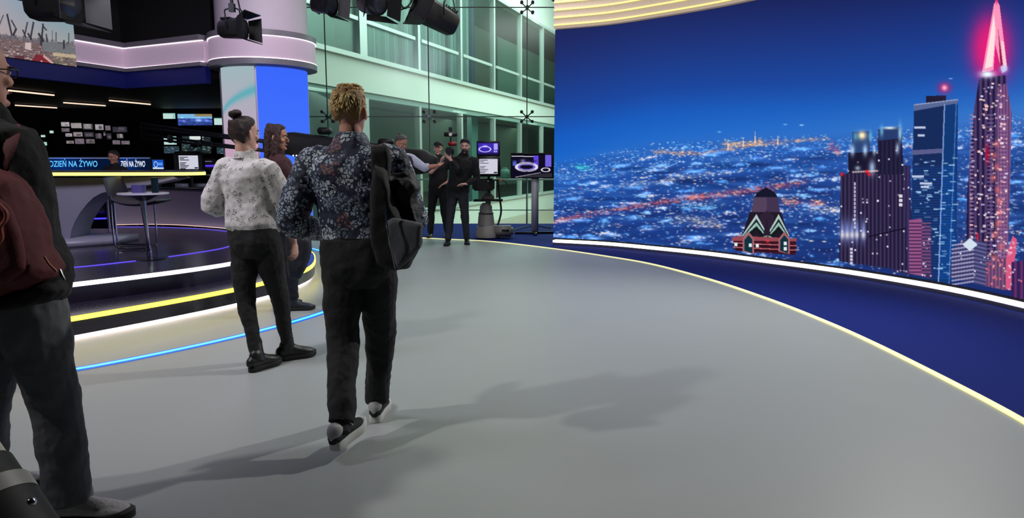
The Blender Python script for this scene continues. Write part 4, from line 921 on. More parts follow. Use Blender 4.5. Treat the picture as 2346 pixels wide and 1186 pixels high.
MB().loft([((0, 0, 0.012), .026, .026), ((0, 0, .10), .026, .026), ((-.005, 0, .18), .017, .017), ((-.02, 0, .45), .027, .027), ((-.03, 0, zt2 - .07), .034, .034)], 16, rnd=False, smooth=4).build('pedestal', CHROME, tb)
MB().cyl((-.02, 0, zt2 - .075), (-.02, 0, zt2 - .01), .045, .17, seg=32).build('bracket', mat('dark_violet_metal', (40, 36, 70), 0.3, 0.5), tb)
MB().loft([((0, 0, 0.002), .19, .19), ((0, 0, .010), .18, .18), ((0, 0, .016), .03, .03)], 40, rnd=False).build('base', mat('stage_base_plate', (30, 28, 40), 0.25, 0.6), tb)
for (x, y, w_, d, h, m_, nm, lab) in ((-.09, .05, .12, .10, .08, mat('violet_mug', (70, 64, 120), 0.4), 'storage_box', 'pale violet box on the small round table'), (.10, .02, .07, .07, .16, mat('dark_green_glass', (20, 34, 36), 0.1), 'tumbler', 'dark glass tumbler on the small round table')):
    o = MB().loft([((0, 0, 0), w_ / 2, d / 2), ((0, 0, h), w_ / 2 * 1.02, d / 2 * 1.02)], 20, rnd=False, sq=(0.35 if nm == 'storage_box' else 1)).build(nm, m_); o.location = (tb.location.x + x, Yt + y, 0.38 + zt2 + .009); tag(o, lab, 'box' if nm == 'storage_box' else 'cup')
# white light bar edge standing left of the desk opening: second low table
r = empty('side_table', (D(222, 442, 9.2).x, 9.42, 0.38), 0, 'small white-topped table seen through the desk opening', 'table')
zs = D(222, 443, 9.25).z - .38; MB().box((0, 0, zs), (0.24, 0.3, 0.018), None, .005).build('table_top', WHITE, r); MB().cyl((0, 0, 0.02), (0, 0, zs - .01), .018).build('pedestal', CHROME, r); MB().cyl((0, 0, 0), (0, 0, .02), .1).build('base', DKMETAL, r)

# --- camera crane (jib) with a draped head
JB = mat('black_drape', (5, 5, 6), 0.7, bump=0.25, bscale=9)
jib = empty('camera_crane', (D(830, 520, 11.6).x, 11.6, 0), 0, 'black camera crane whose long arm runs behind the visitors', 'camera crane')
Yj = 11.6
for (dy_, nm) in ((0, 'arm_rail'), (0.16, 'arm_rail')):
    b = MB(); a = D(322, 284 + dy_ * 60, 12.2); c_ = D(700, 335, Yj + .2); b.bar(a, c_, .035, .05); a2 = a - Vector((0, 0, .17)); c2 = c_ - Vector((0, 0, .15)); b.bar(a2, c2, .03, .04); 
    for k in range(9): t = k / 8; b.bar(a.lerp(c_, t), a2.lerp(c2, t), .02)
    b.build(nm, DKMETAL, jib)
jx = [(654, 312, 345), (664, 303, 354), (690, 304, 362), (730, 309, 368), (760, 313, 378), (800, 318, 386), (850, 325, 396), (900, 332, 405), (940, 339, 402), (975, 344, 396), (988, 352, 388)]
pts = []
for (x, ya, yb) in jx:
    p0, p1 = D(x, ya, Yj), D(x, yb, Yj); pts.append(((p0 + p1) / 2, .17, (p0.z - p1.z) / 2))
b = MB(); b.loft(pts, 16, side=(0, 1, 0), smooth=3, rnd=True, sq=.62); b.build('draped_arm', JB, jib, disp=[(.25, .03)])
b = MB(); p = D(745, 300, Yj); b.box(p + Vector((0, 0, .0)), (.20, .25, .11), None, .02); b.build('camera_head', BLACK, jib); MB().box(D(885, 325, Yj), (.24, .22, .10), None, .02).build('counterweight_box', BLACK, jib)
b = MB(); p = D(830, 420, Yj); b.cyl((p.x, Yj, .25), (p.x, Yj, p.z), .05); b.box((p.x, Yj, p.z), (.22, .2, .2), None, .02); b.build('pedestal', DKMETAL, jib)
for k in range(3):
    a = R_(90 + 120 * k); b = MB(); b.bar((p.x, Yj, .35), (p.x + .33 * math.cos(a), Yj + .33 * math.sin(a), .03), .04); b.ball((p.x + .33 * math.cos(a), Yj + .33 * math.sin(a), .035), .034); b.build('leg', DKMETAL, jib)
for x in (672, 679): MB().ball(D(x, 356, Yj - .20), .011).build('indicator_lamp', WHT, jib)
for (dx, r_) in ((D(390, 318, 12.0), .07),): MB().cyl(dx - Vector((.02, .0, 0)), dx + Vector((.02, 0, 0)), r_).build('counterweight', BLACK, jib)
b = MB(); hw = D(470, 333, 11.9); b.tube([hw + Vector((.12 * math.cos(t), 0, .12 * math.sin(t))) for t in np.linspace(0, 6.283, 18)], .008, 6); b.build('hand_wheel', BLACK, jib)
rebase(jib)

# --- studio camera on a pedestal with monitors
Yp = 12.9
px0 = D(1122, 520, Yp); pd = empty('studio_camera', (px0.x, Yp, 0), 0, 'robotic studio camera pedestal with a script monitor beside the beanie man', 'camera')
PG = mat('pedestal_grey', (128, 124, 122), 0.5, var=0.06)
X = lambda x: D(x, 400, Yp).x; Z = lambda y: D(1122, y, Yp).z
MB().loft([((X(1114), Yp, 0.03), .20, .24), ((X(1114), Yp, .10), .205, .24), ((X(1113), Yp, .24), .17, .19)], 24, rnd=False, sq=.6).build('base', PG, pd)
MB().loft([((X(1113), Yp, .24), .155, .17), ((X(1113), Yp, .42), .14, .14), ((X(1113), Yp, .52), .115, .12), ((X(1113), Yp, .60), .11, .11), ((X(1113), Yp, .66), .06, .06)], 24, rnd=False, smooth=3).build('column', PG, pd)
MB().loft([((X(1113), Yp, .46), .142, .142), ((X(1113), Yp, .475), .142, .142)], 24, rnd=False).build('seam_ring', DKMETAL, pd)
MB().box(((X(1132) + X(1172)) / 2, Yp - .02, .14), (X(1174) - X(1126), .34, .20), None, .04).build('drive_unit', mat('drive_grey', (100, 97, 95), 0.5), pd)
MB().box((X(1158), Yp - .20, .17), (.13, .012, .035)).build('slot', BLACK, pd)
for sx in (-.14, .14):
    MB().cyl((X(1122) + sx - .0, Yp + .05, .03), (X(1122) + sx + .04, Yp + .05, .03), .03).build('caster', BLACK, pd)
b = MB(); b.cyl((X(1118), Yp, .64), (X(1118), Yp, Z(438)), .05); b.box((X(1118), Yp, Z(452)), (.22, .18, .12), None, .03); b.build('pan_head', mat('worn_metal', (110, 100, 98), 0.5, .3), pd)
b = MB(); b.bar((X(1085), Yp - .1, Z(459)), (X(1150), Yp - .1, Z(458)), .03, .035); b.bar((X(1085), Yp + .12, Z(459)), (X(1150), Yp + .12, Z(458)), .03, .035); b.bar((X(1150), Yp - .11, Z(458)), (X(1150), Yp + .13, Z(458)), .03); b.build('control_ring', BLACK, pd)
b = MB(); b.box((X(1108), Yp, Z(422)), (.40, .45, .22), None, .03); b.cyl((X(1108), Yp - .2, Z(422)), (X(1108), Yp - .36, Z(422)), .09, .11); b.build('camera_body', BLACK, pd)
for x, y in ((1106, 414), (1114, 414), (1118, 414)): MB().box((X(x), Yp - .23, Z(y)), (.035, .012, .03)).build('label_plate', WHITE, pd)
b = MB(); b.tube([(X(1140), Yp - .05, Z(410)), (X(1143), Yp - .05, Z(440)), (X(1148), Yp - .05, Z(480)), (X(1144), Yp - .05, .35), (X(1140), Yp - .1, .26)], .018, 8, smooth=6); b.build('hose', BLACK, pd)
b = MB(); b.tube([(X(1130), Yp - .1, Z(412)), (X(1155), Yp - .12, Z(413)), (X(1163), Yp - .14, Z(424))], .014, 6, smooth=4); b.build('pan_bar', BLACK, pd); MB().box((X(1146), Yp - .12, Z(412)), (.07, .05, .045), None, .01).build('grip', mat('orange_grip', (190, 120, 80), .5), pd)
rebase(pd)
def screen_part(par_, px, Y, kind, bez, thick, nx=60, ny=40):
    x0, y0, x1, y1 = px; tl, tr, br, bl_ = D(x0, y0, Y), D(x1, y0, Y), D(x1, y1, Y), D(x0, y1, Y)
    o = quad_screen('display', (tl, tr, br, bl_), pic(kind, 120, 72), nx, ny, par_); c = (tl + br) / 2
    h = MB().box(c + Vector((0, thick / 2 + .006, 0)), ((br.x - bl_.x) + 2 * bez, thick, (tl.z - bl_.z) + 2 * bez), None, .008).build('monitor_housing', BLACK, par_)
    for q in (o, h): q.matrix_parent_inverse = par_.matrix_world.inverted()
screen_part(pd, (1095, 326, 1142, 354), Yp - .25, 'purple_studio', .025, .06)
screen_part(pd, (1098, 364, 1140, 398), Yp - .30, 'text', .05, .22, 90, 60)
b = MB(); b.bar((X(1120), Yp - .1, Z(362)), (X(1120), Yp - .1, Z(440)), .04); o = b.build('mast', BLACK, pd); o.matrix_parent_inverse = pd.matrix_world.inverted()
# --- big monitor on a floor stand
Ym = 13.6
mo = empty('floor_monitor', (D(1222, 510, Ym).x, Ym, 0), 0, 'large monitor on a grey floor stand showing the studio, beside the video wall', 'monitor')
bpy.context.view_layer.update()
screen_part(mo, (1172, 352, 1265, 406), Ym, 'studio', .018, .06, 150, 92)
xm = D(1226, 450, Ym).x - mo.location.x; MB().box((xm, .10, .62), (.14, .09, 1.16), None, .02).build('post', mat('light_grey_post', (160, 162, 170), .4), mo)
b = MB(); b.bar((xm - .38, .0, .03), (xm + .36, .1, .03), .05, .04); b.bar((xm, -.3, .03), (xm, .35, .03), .06, .04); b.build('foot', DKMETAL, mo)
for sx, sy in ((-.38, 0), (.36, .1), (0, -.3)): MB().ball((xm + sx, sy, .025), .025).build('caster', BLACK, mo)
def ground_cable(pts, lab, rad=.012):
    tag(MB().tube([G(x, y, 0.02) for x, y in pts], rad, 6, smooth=6).build('floor_cable', BLACK), lab, 'cable')
ground_cable([(1130, 540), (1168, 530), (1200, 520), (1230, 517), (1262, 522)], 'black cable winding over the carpet below the floor monitor')
# railing and a small green box on it, out in the atrium
Yr = 17.3
ra, rb = D(940, 411, Yr), D(1300, 411, Yr)
rl = empty('railing', ((ra.x + rb.x) / 2, Yr, -1.0), 0, 'pale metal railing in the atrium just outside the glass wall', 'railing')
RM = mat('railing_metal', (190, 200, 196), .4, .3)
MB().bar(ra, rb, .05, .04).build('handrail', RM, rl); MB().bar(ra - Vector((0, 0, .75)), rb - Vector((0, 0, .75)), .03, .03).build('lower_rail', RM, rl)
for k in range(5):
    p = ra.lerp(rb, k / 4 * .98 + .01); MB().bar((p.x, Yr, -.998), (p.x, Yr, ra.z - .02), .03).build('post', RM, rl)
rebase(rl)
gb = D(1157, 409, Yr); r = empty('green_box', (gb.x, Yr - .0, ra.z + .022), 0, 'small pale green box standing on the atrium railing behind the studio camera', 'box')
MB().box((0, 0, .12), (.22, .16, .24), None, .03).build('body', mat('green_bin', (120, 176, 155), .6), r); MB().box((0, 0, .255), (.12, .10, .03), None, .01).build('lid', MATS['green_bin'], r)
# bar camera lens on a monopod at lower left
LB = mat('lens_black', (7, 7, 8), 0.6, spec=.3); LS = mat('lens_grey', (128, 126, 122), 0.4)
a = D(-60, 1160, 1.55); tip = D(64, 1083, 1.62)
# the barrel runs up-left to down-right across its rings
c0 = D(-20, 1020, 1.62); c1 = D(95, 1190, 1.55); ax = (c1 - c0).normalized()
lens = empty('camera_lens', (c0.x, c0.y, c0.z), 0, 'big black camera lens with a grey ring, cut off at the lower left corner', 'camera')
wd = Vector(ax.cross(Vector((0, 1, 0)))).normalized()
def ringseg(t0, t1, r_, m_, nm):
    c = (c1 - c0).length; off = -wd * 0.0
    MB().loft([(ax * t0 * c + ctr, r_, r_), (ax * t1 * c + ctr, r_, r_)], 40, side=wd, rnd=False).build(nm, m_, lens)
side_dir = Vector((-1, 0, -0.62)).normalized()
ctr = side_dir * 0.115
ringseg(-.6, .18, .105, mat('lens_white', (170, 165, 160), .4), 'hood'); ringseg(.18, .47, .112, LB, 'focus_ring'); ringseg(.47, .66, .120, LS, 'grey_ring'); ringseg(.66, 1.35, .118, LB, 'barrel')
kn = MB(); kp = ax * (c1 - c0).length * .78 + ctr - side_dir * .118; kn.ball(kp, .012); kn.build('knob', CHROME, lens)
mp_ = MB(); fp = ax * (c1 - c0).length * .9 + ctr + side_dir * .05; mp_.cyl(fp, (fp.x - .12, fp.y, -lens.location.z + .002), .014); mp_.build('monopod', BLACK, lens)
# ================================================================== PEOPLE
HEAD = [(-.004, .052, .020, .018), (.008, .048, .034, .032), (.028, .036, .048, .050), (.05, .022, .057, .068), (.08, .008, .065, .084), (.11, .0, .070, .092), (.14, -.004, .0735, .096), (.165, -.006, .074, .096), (.19, -.008, .068, .088), (.212, -.010, .052, .069), (.226, -.012, .032, .042), (.233, -.012, .012, .016)]
def hsec(z):
    zs = [h[0] for h in HEAD]; return tuple(float(np.interp(z, zs, [h[i] for h in HEAD])) for i in (1, 2, 3))
def nv(v): v = Vector(v); return v.normalized()
def hand(mb, w, d, pn, curl=.35, thumb=1, sc=1.0, spread=0.0):
    """w wrist, d direction of the hand, pn direction the palm faces; thumb: +1/-1 side"""
    d = nv(d); pn = Vector(pn); pn = (pn - d * pn.dot(d)).normalized(); th = d.cross(pn) * thumb; w = Vector(w)
    mb.loft([(w - d * .02, .025 * sc, .020 * sc), (w + d * .02 * sc, .030 * sc, .019 * sc), (w + d * .055 * sc, .040 * sc, .017 * sc), (w + d * .088 * sc, .041 * sc, .013 * sc)], 12, side=th, smooth=2)
    for i, (o, ln) in enumerate(((.032, .076), (.0105, .086), (-.0115, .080), (-.032, .062))):
        p = w + d * (.086 - .006 * abs(i - 1)) * sc + th * o * sc; dd = (d + th * (o * (2 + 6 * spread))).normalized(); pts = [(p - d * .02, .009 * sc, .009 * sc), (p, .0092 * sc, .0092 * sc)]
        for q, (fr, a) in enumerate(((.45, .45), (.30, 1.15), (.25, 1.7))):
            an = curl * a * (1 + .12 * i); v = (dd * math.cos(an) + pn * math.sin(an)).normalized(); p = p + v * ln * fr * sc; r_ = (.0086, .0080, .0066)[q] * sc; pts.append((p, r_, r_))
        mb.loft(pts, 8, side=th)
    p = w + d * .018 * sc + th * .024 * sc + pn * .006; v1 = (d * .75 + th * .62 + pn * .28).normalized(); v2 = (d * .95 + th * .22 + pn * .35 * (1 + curl)).normalized()
    pts = [(p, .013 * sc, .013 * sc), (p + v1 * .038 * sc, .0115 * sc, .0115 * sc), (p + v1 * .038 * sc + v2 * .03 * sc, .0100 * sc, .0100 * sc), (p + v1 * .038 * sc + v2 * .054 * sc, .0078 * sc, .0078 * sc)]
    mb.loft(pts, 8, side=pn)
TORSO = [(.83, 0, .120, .095), (.90, 0, .158, .112), (.97, 0, .160, .112), (1.06, .0, .143, .102), (1.16, .002, .146, .106), (1.28, .006, .166, .116), (1.38, .0, .178, .116), (1.445, -.008, .160, .098), (1.485, -.012, .110, .076), (1.515, -.010, .066, .062)]
def person(lab, x, y, yaw, h, J=None, lean=(0, 0), look=(0, 0, 0), build=1.0, vox=.007, skin=None, name='person', hipw=1.0):
    r = empty(name, (x, y, 0), R_(yaw), lab, 'person'); r.scale = (h / 1.8,) * 3
    ca, sa = math.cos(-R_(yaw)), math.sin(-R_(yaw)); s = 1.8 / h
    def Wl(v): return Vector(((v[0] * ca - v[1] * sa) * s, (v[0] * sa + v[1] * ca) * s, v[2] * s))     # world-aligned offset from the root -> local
    P = dict(hipL=(-.088, 0, .90), hipR=(.088, 0, .90), kneeL=(-.095, .03, .50), kneeR=(.095, .03, .50), ankL=(-.10, -.02, .095), ankR=(.10, -.02, .095),
             shL=(-.178 * build, -.01, 1.435), shR=(.178 * build, -.01, 1.435), elL=(-.235, -.03, 1.14), elR=(.235, -.03, 1.14), wrL=(-.23, .06, .89), wrR=(.23, .06, .89))
    P = {k: Vector(v) for k, v in P.items()}
    ll = Wl((lean[0], lean[1], 0))     # lean given in world metres at shoulder height
    def lo(z): t = max(0, (z - .95) / .5); return Vector((ll.x * t, ll.y * t, 0))
    for k in ('shL', 'shR', 'elL', 'elR', 'wrL', 'wrR'): P[k] += lo(P[k].z if k[:2] == 'sh' else 1.2)
    for k, v in (J or {}).items():
        P[k] = Wl(v[1:]) if v[0] == 'w' else Vector(v)
    Q = dict(root=r, P=P, lo=lo, build=build, vox=vox, Wl=Wl, hipw=hipw)
    nb = Vector((0, -.012, 1.53)) + lo(1.53); top = lo(1.6)
    Rh = Matrix.Rotation(R_(look[0]), 3, 'Z') @ Matrix.Rotation(R_(look[1]), 3, 'X') @ Matrix.Rotation(R_(look[2]), 3, 'Y')
    piv = Vector((0, -.02, 1.59)) + top
    HT = lambda v: Rh @ (Vector(v) - Vector((0, -.02, .03))) + piv
    Q['HT'] = HT
    def head_mesh(mb):
        def addh(f):
            m = MB(); f(m); mb.add([HT(v) for v in m.V], m.F)
        addh(lambda m: m.loft([((0, c, z), a, b) for z, c, a, b in HEAD], 24, smooth=3))
        addh(lambda m: m.loft([((0, .080, .128), .008, .008), ((0, .094, .108), .010, .012), ((0, .106, .088), .013, .013), ((0, .098, .078), .014, .009)], 10, smooth=2))     # nose
        addh(lambda m: m.ball((0, .084, .050), .022, .010, .007)); addh(lambda m: m.ball((0, .078, .012), .020, .016, .014))                                                     # lips, chin
        addh(lambda m: m.ball((0, .078, .142), .050, .020, .010))                                                                                                                # brow
        for sx in (-1, 1):
            addh(lambda m: m.ball((sx * .078, -.010, .104), .010, .019, .033, rot=Matrix.Rotation(sx * .25, 3, 'Z') @ Matrix.Rotation(.15, 3, 'X')))
            addh(lambda m: m.ball((sx * .042, .062, .088), .022, .022, .020))
        mb.loft([(nb - Vector((0, 0, .05)), .070, .062), (nb, .058, .056), (HT((0, -.02, .02)), .054, .056), (HT((0, -.018, .06)), .050, .052)], 16, smooth=2)
    Q['head_mesh'] = head_mesh
    return Q
def finish_body(Q, handL=None, handR=None, skin=SKIN, arms=1.0, legs=True):
    """hand?: (dir, palm normal, curl, thumb) in local space"""
    P = Q['P']; mb = MB(); lo = Q['lo']; b = Q['build']
    Q['head_mesh'](mb)
    mb.loft([(Vector((0, c, z)) + lo(z), a * b * .95, d * b * .93) for z, c, a, d in TORSO[1:]], 24, smooth=2, sq=.85)
    for sd in 'LR':
        sh, el, wr = P['sh' + sd], P['el' + sd], P['wr' + sd]
        mb.loft([(sh, .050, .050), (sh.lerp(el, .35), .046, .046), (el, .038, .038), (el.lerp(wr, .3), .040, .038), (wr, .026, .023)], 14, smooth=3)
        hp, kn, an = P['hip' + sd], P['knee' + sd], P['ank' + sd]
        mb.loft([(hp, .075, .078), (hp.lerp(kn, .4), .068, .07), (kn, .050, .052), (kn.lerp(an, .3), .048, .052), (an, .034, .036)], 14, smooth=3)
        hd = handL if sd == 'L' else handR
        if hd is None: hd = ((wr - el), Vector((1 if sd == 'L' else -1, 0, 0)), .4, None)
        d, pn, cu = hd[0], hd[1], hd[2]; tb_ = hd[3] if len(hd) > 3 and hd[3] else (-1 if sd == 'L' else 1)
        hand(mb, wr, d, pn, cu, tb_)
    o = mb.build('body', skin, Q['root'], remesh=Q['vox'], smo=3); return o
def eyes(Q, eyec=(60, 42, 32), browc=(50, 36, 28), lips=(150, 88, 80), brow=True):
    HT = Q['HT']; r = Q['root']
    for sx in (-1, 1):
        m = MB(); m.ball((sx * .031, .0815, .118), .0125, .0085, .0085); MB().add([HT(v) for v in m.V], m.F).build('eye', mat('eye_white', (205, 198, 192), .3), r)
        m = MB(); m.ball((sx * .031, .0885, .118), .0055, .0030, .0060); MB().add([HT(v) for v in m.V], m.F).build('iris', mat('iris_%d' % eyec[0], eyec, .2), r)
        if brow: m = MB(); m.tube([(sx * .014, .0945, .136), (sx * .032, .0935, .141), (sx * .050, .079, .135)], .0042, 6, smooth=3); MB().add([HT(v) for v in m.V], m.F).build('eyebrow', mat('brow_%d' % browc[0], browc, .8), r)
    m = MB(); m.ball((0, .0905, .050), .023, .006, .0055); MB().add([HT(v) for v in m.V], m.F).build('mouth', mat('lips_%d' % lips[0], lips, .5), r)
def hair(Q, m_, kind='short', vol=.010, low=.06, name='hair', front=None, vox=.006, disp=((.03, .014),)):
    HT = Q['HT']; m = MB(); pts = []
    yf = front or [(.0, -.05), (.06, -.045), (.10, -.03), (.125, -.015), (.15, .012), (.175, .055), (.195, .088), (.215, .085), (.25, .06)]
    for z in list(np.arange(low, .2201, .011)) + [.2285, .2325]:
        c, a, b = hsec(z); v = vol * (1.0 if z < .16 else 1 + (z - .16) * 5); back = c - b - v * (0.5 if z < .09 else 1); fr = min(float(np.interp(z, [q[0] for q in yf], [q[1] for q in yf])), c + b + vol * .9)
        pts.append(((0, (back + fr) / 2, z + max(0, (z - .16)) / .07 * vol * .8), a + v * (0.55 if z < .1 else .95), (fr - back) / 2))
    m.loft(pts, 24, side=(1, 0, 0), sq=.9, rnd=False)
    if kind == 'long':
        m.loft([((0, -.05, .20), .078, .055), ((0, -.062, .12), .086, .055), ((0, -.066, .04), .090, .052), ((.0, -.07, -.03), .094, .048), ((0, -.075, -.10), .090, .040), ((0, -.078, -.16), .070, .028)], 20, smooth=3)
        for sx in (-1, 1): m.loft([((sx * .060, .02, .17), .022, .03), ((sx * .076, .008, .10), .018, .032), ((sx * .080, .0, .03), .020, .034), ((sx * .078, -.005, -.05), .022, .032), ((sx * .070, -.01, -.12), .016, .024)], 12, smooth=3)
    o = MB().add([HT(v) for v in m.V], m.F).build(name, m_, Q['root'], remesh=vox, smo=2, disp=disp); return o
def strands(Q, m_, n, z0=.10, z1=.235, vol=.012, length=.035, r=.0022, lift=.006, name='hair_strands', seed=3, backonly=True, up=.0):
    rs = np.random.default_rng(seed); mb = MB(); HT = Q['HT']; pts = 0
    while pts < n:
        z = z1 - (z1 - z0) * rs.uniform() ** 1.3; a = rs.uniform(0, 2 * math.pi); c, rx, ry = hsec(min(z, .226))
        if math.sin(a) > -.15 and z < .205: continue
        if z < .15 and abs(math.cos(a)) > .80: continue
        d = Vector((math.cos(a), math.sin(a), 0)); k = max(.25, 1 - max(0, z - .19) / .045)
        p = Vector(((rx + vol) * d.x, c + (ry + vol) * d.y, z)) if z < .20 else Vector(((rx + vol) * d.x * rs.uniform(.2, 1), c + (ry + vol) * d.y * rs.uniform(.2, 1), z + vol + .004))
        fl = Vector((d.x * .6 + rs.normal(0, .35), d.y * .6 - .3 + rs.normal(0, .35), -1.1 if z < .20 else -.15)).normalized(); q = p + fl * length * .5 + d * lift + Vector((0, 0, up)); e = p + fl * length + d * lift * .3
        mb.loft([(p, r, r), (q, r * 1.3, r * 1.3), (e, r * .3, r * .3)], 5, rnd=False); pts += 1
    return MB().add([HT(v) for v in mb.V], mb.F).build(name, m_, Q['root'])
def top(Q, m_, z0=1.0, off=.022, sleeve=(1.0, 1.0), sr=.016, flare=0.0, name='shirt', collar=True, disp=((.13, .030), (.045, .008)), neck=1.512, vox=None, puff=0.0):
    P = Q['P']; lo = Q['lo']; b = Q['build']; mb = MB(); pts = []
    for z in list(np.arange(z0, 1.44, .05)) + [1.445, 1.485, neck]:
        c, a, d = (float(np.interp(z, [t[0] for t in TORSO], [t[i] for t in TORSO])) for i in (1, 2, 3))
        t = max(0, min(1, (1.25 - z) / .25)); o = off + flare * t; a *= b; d *= b
        if z < 1.02: a = max(a, .145 * Q['hipw']) if z0 < 1.0 else a
        if z > 1.47: o = min(off, .012)
        pts.append((Vector((0, c, z)) + lo(z), a + o, d + o * .9))
    mb.loft(pts, 28, sq=.82, smooth=1)
    for i, sd in enumerate('LR'):
        sh, el, wr = P['sh' + sd], P['el' + sd], P['wr' + sd]; L = sleeve[i]
        inn = Vector((.07 if sd == 'L' else -.07, 0, -.01))
        if L > 0:
            pp = [(sh + inn, .058 + sr * .6, .066 + sr * .6), (sh, .054 + sr, .056 + sr), (sh.lerp(el, .45), .048 + sr + puff, .050 + sr + puff)]
            if L <= .5: e = sh.lerp(el, L * 2); pp = pp[:2] + [(e, .047 + sr, .048 + sr)]
            else:
                pp.append((el, .040 + sr + puff, .042 + sr + puff)); e = el.lerp(wr, (L - .5) * 2); rr_ = (.038 if L < .8 else .028) + sr; pp += [(el.lerp(wr, (L - .5) * 1.0), rr_ + .006 + puff * .7, rr_ + .006 + puff * .7), (e, rr_, rr_)]
            mb.loft(pp, 16, smooth=3)
    o = mb.build(name, m_, Q['root'], remesh=vox or Q['vox'], smo=4, disp=disp)
    if collar:
        c = Vector((0, -.012, neck + .022)) + lo(neck); b2 = MB()
        ring = [Vector((c.x + .067 * math.cos(a), c.y + .066 * math.sin(a), 0)) for a in np.linspace(0, 2 * math.pi, 28, endpoint=False)]
        b2.sweep(ring, [(.0, c.z - .03), (-.006, c.z + .018), (.004, c.z + .02), (.016, c.z - .028)], closed=True); b2.build('collar', m_, Q['root'])
    return o
def trousers(Q, m_, z1=1.02, r=(.098, .090, .072, .064, .056), off=.02, name='trousers', end=.0, disp=((.14, .026), (.05, .008)), seat=.0):
    P = Q['P']; lo = Q['lo']; b = Q['build']; mb = MB(); pts = []
    for z in (.845, .90, .96, z1):
        c, a, d = (float(np.interp(z, [t[0] for t in TORSO], [t[i] for t in TORSO])) for i in (1, 2, 3)); pts.append((Vector((0, c - seat * (.5 if z < .95 else .2), z)) + lo(z), (a * b * Q['hipw'] + off), d * b + off + seat * .5))
    mb.loft([(pts[0][0] - Vector((0, 0, .045)), pts[0][1] * .80, pts[0][2] * .85)] + pts, 28, sq=.85, smooth=2, rnd=False)
    for sd in 'LR':
        hp, kn, an = P['hip' + sd], P['knee' + sd], P['ank' + sd]; e = an + (kn - an).normalized() * end
        mb.loft([(hp + Vector((0, 0, .03)), r[0], r[0] + .01), (hp.lerp(kn, .35), r[1], r[1] + .006), (kn, r[2], r[2]), (kn.lerp(e, .45), r[3], r[3] + .004), (e, r[4], r[4] + .006)], 18, smooth=4, rnd=False)
    return mb.build(name, m_, Q['root'], remesh=Q['vox'], smo=4, disp=disp)
def shoe(Q, sd, yaw, pitch, upper, sole, shaft=0.0, name='shoe', sc=1.0, laces=False, heelc=None, thick=.03):
    an = Q['P']['ank' + sd]; Rm = Matrix.Rotation(R_(yaw), 3, 'Z') @ Matrix.Rotation(R_(pitch), 3, 'X')
    T = lambda p: an + Rm @ (Vector(p) * sc - Vector((0, 0, .095)))
    r = empty_child(name, Q['root'])
    m = MB(); m.loft([((0, -.080, .052), .022, .020), ((0, -.072, .058), .032, .034), ((0, -.03, .064), .037, .044), ((0, .02, .064), .038, .044), ((0, .07, .054), .042, .034), ((0, .12, .047), .046, .028), ((0, .165, .041), .038, .022), ((0, .195, .036), .018, .014)], 18, smooth=3)
    m.loft([((0, -.028, .06), .038, .044), ((0, -.022, .10), .037, .048)], 16)
    if shaft: m.V = [(v[0] * 1.10, v[1] * 1.02, v[2] * 1.18) for v in m.V]
    m2 = MB().add([T(v) for v in m.V], m.F); up_ = (Q['P']['knee' + sd] - an).normalized()
    m2.loft([(an - up_ * .035, .043, .050), (an + up_ * .01, .044, .047), (an + up_ * (.035 + shaft), .046, .048)], 18, rnd=False); m2.build('upper', upper, r, remesh=.005, smo=2)
    ol = [(-.0, -.088), (.024, -.080), (.036, -.055), (.038, 0), (.042, .05), (.050, .11), (.046, .155), (.028, .192), (0, .206), (-.028, .192), (-.046, .155), (-.050, .11), (-.042, .05), (-.038, 0), (-.036, -.055), (-.024, -.080)]
    c = spline([(a, b_, 0) for a, b_ in ol + ol[:1]], 3)[:-1]
    m = MB(); n = len(c); V = []; 
    for z, g in ((0, .94), (.004, 1), (thick, 1.0), (thick + .008, .93)):
        V += [Vector((p.x * g, p.y * g + .004, z + (.012 * max(0, p.y - .13) / .07))) for p in c]
    F = [tuple(range(n - 1, -1, -1)), tuple(3 * n + k for k in range(n))] + [(l * n + k, l * n + (k + 1) % n, (l + 1) * n + (k + 1) % n, (l + 1) * n + k) for l in range(3) for k in range(n)]
    MB().add([T(v) for v in V], F).build('sole', sole, r)
    if laces:
        m = MB()
        for k in range(4): y_ = .03 + .022 * k; z_ = .105 - .011 * k; m.tube([(-.022, y_, z_ - .006), (0, y_ + .004, z_ + .002), (.022, y_, z_ - .006)], .003, 6)
        m.tube([(.0, .03, .110), (.03, .02, .118), (.045, .035, .09), (.02, .04, .10)], .003, 6, smooth=4); m.tube([(0, .03, .11), (-.03, .02, .115), (-.042, .04, .09)], .003, 6, smooth=4)
        MB().add([T(v) for v in m.V], m.F).build('laces', mat('lace_white', (200, 200, 200), .7), r)
    if heelc:
        m = MB(); m.loft([((0, -.078, .066), .020, .022), ((0, -.070, .082), .034, .030), ((0, -.05, .10), .040, .034)], 14, smooth=2); MB().add([T(v) for v in m.V], m.F).build('heel_patch', heelc, r)
    return r
def empty_child(name, parent):
    o = bpy.data.objects.new(name, None); o.empty_display_size = .02; return link(o, parent)
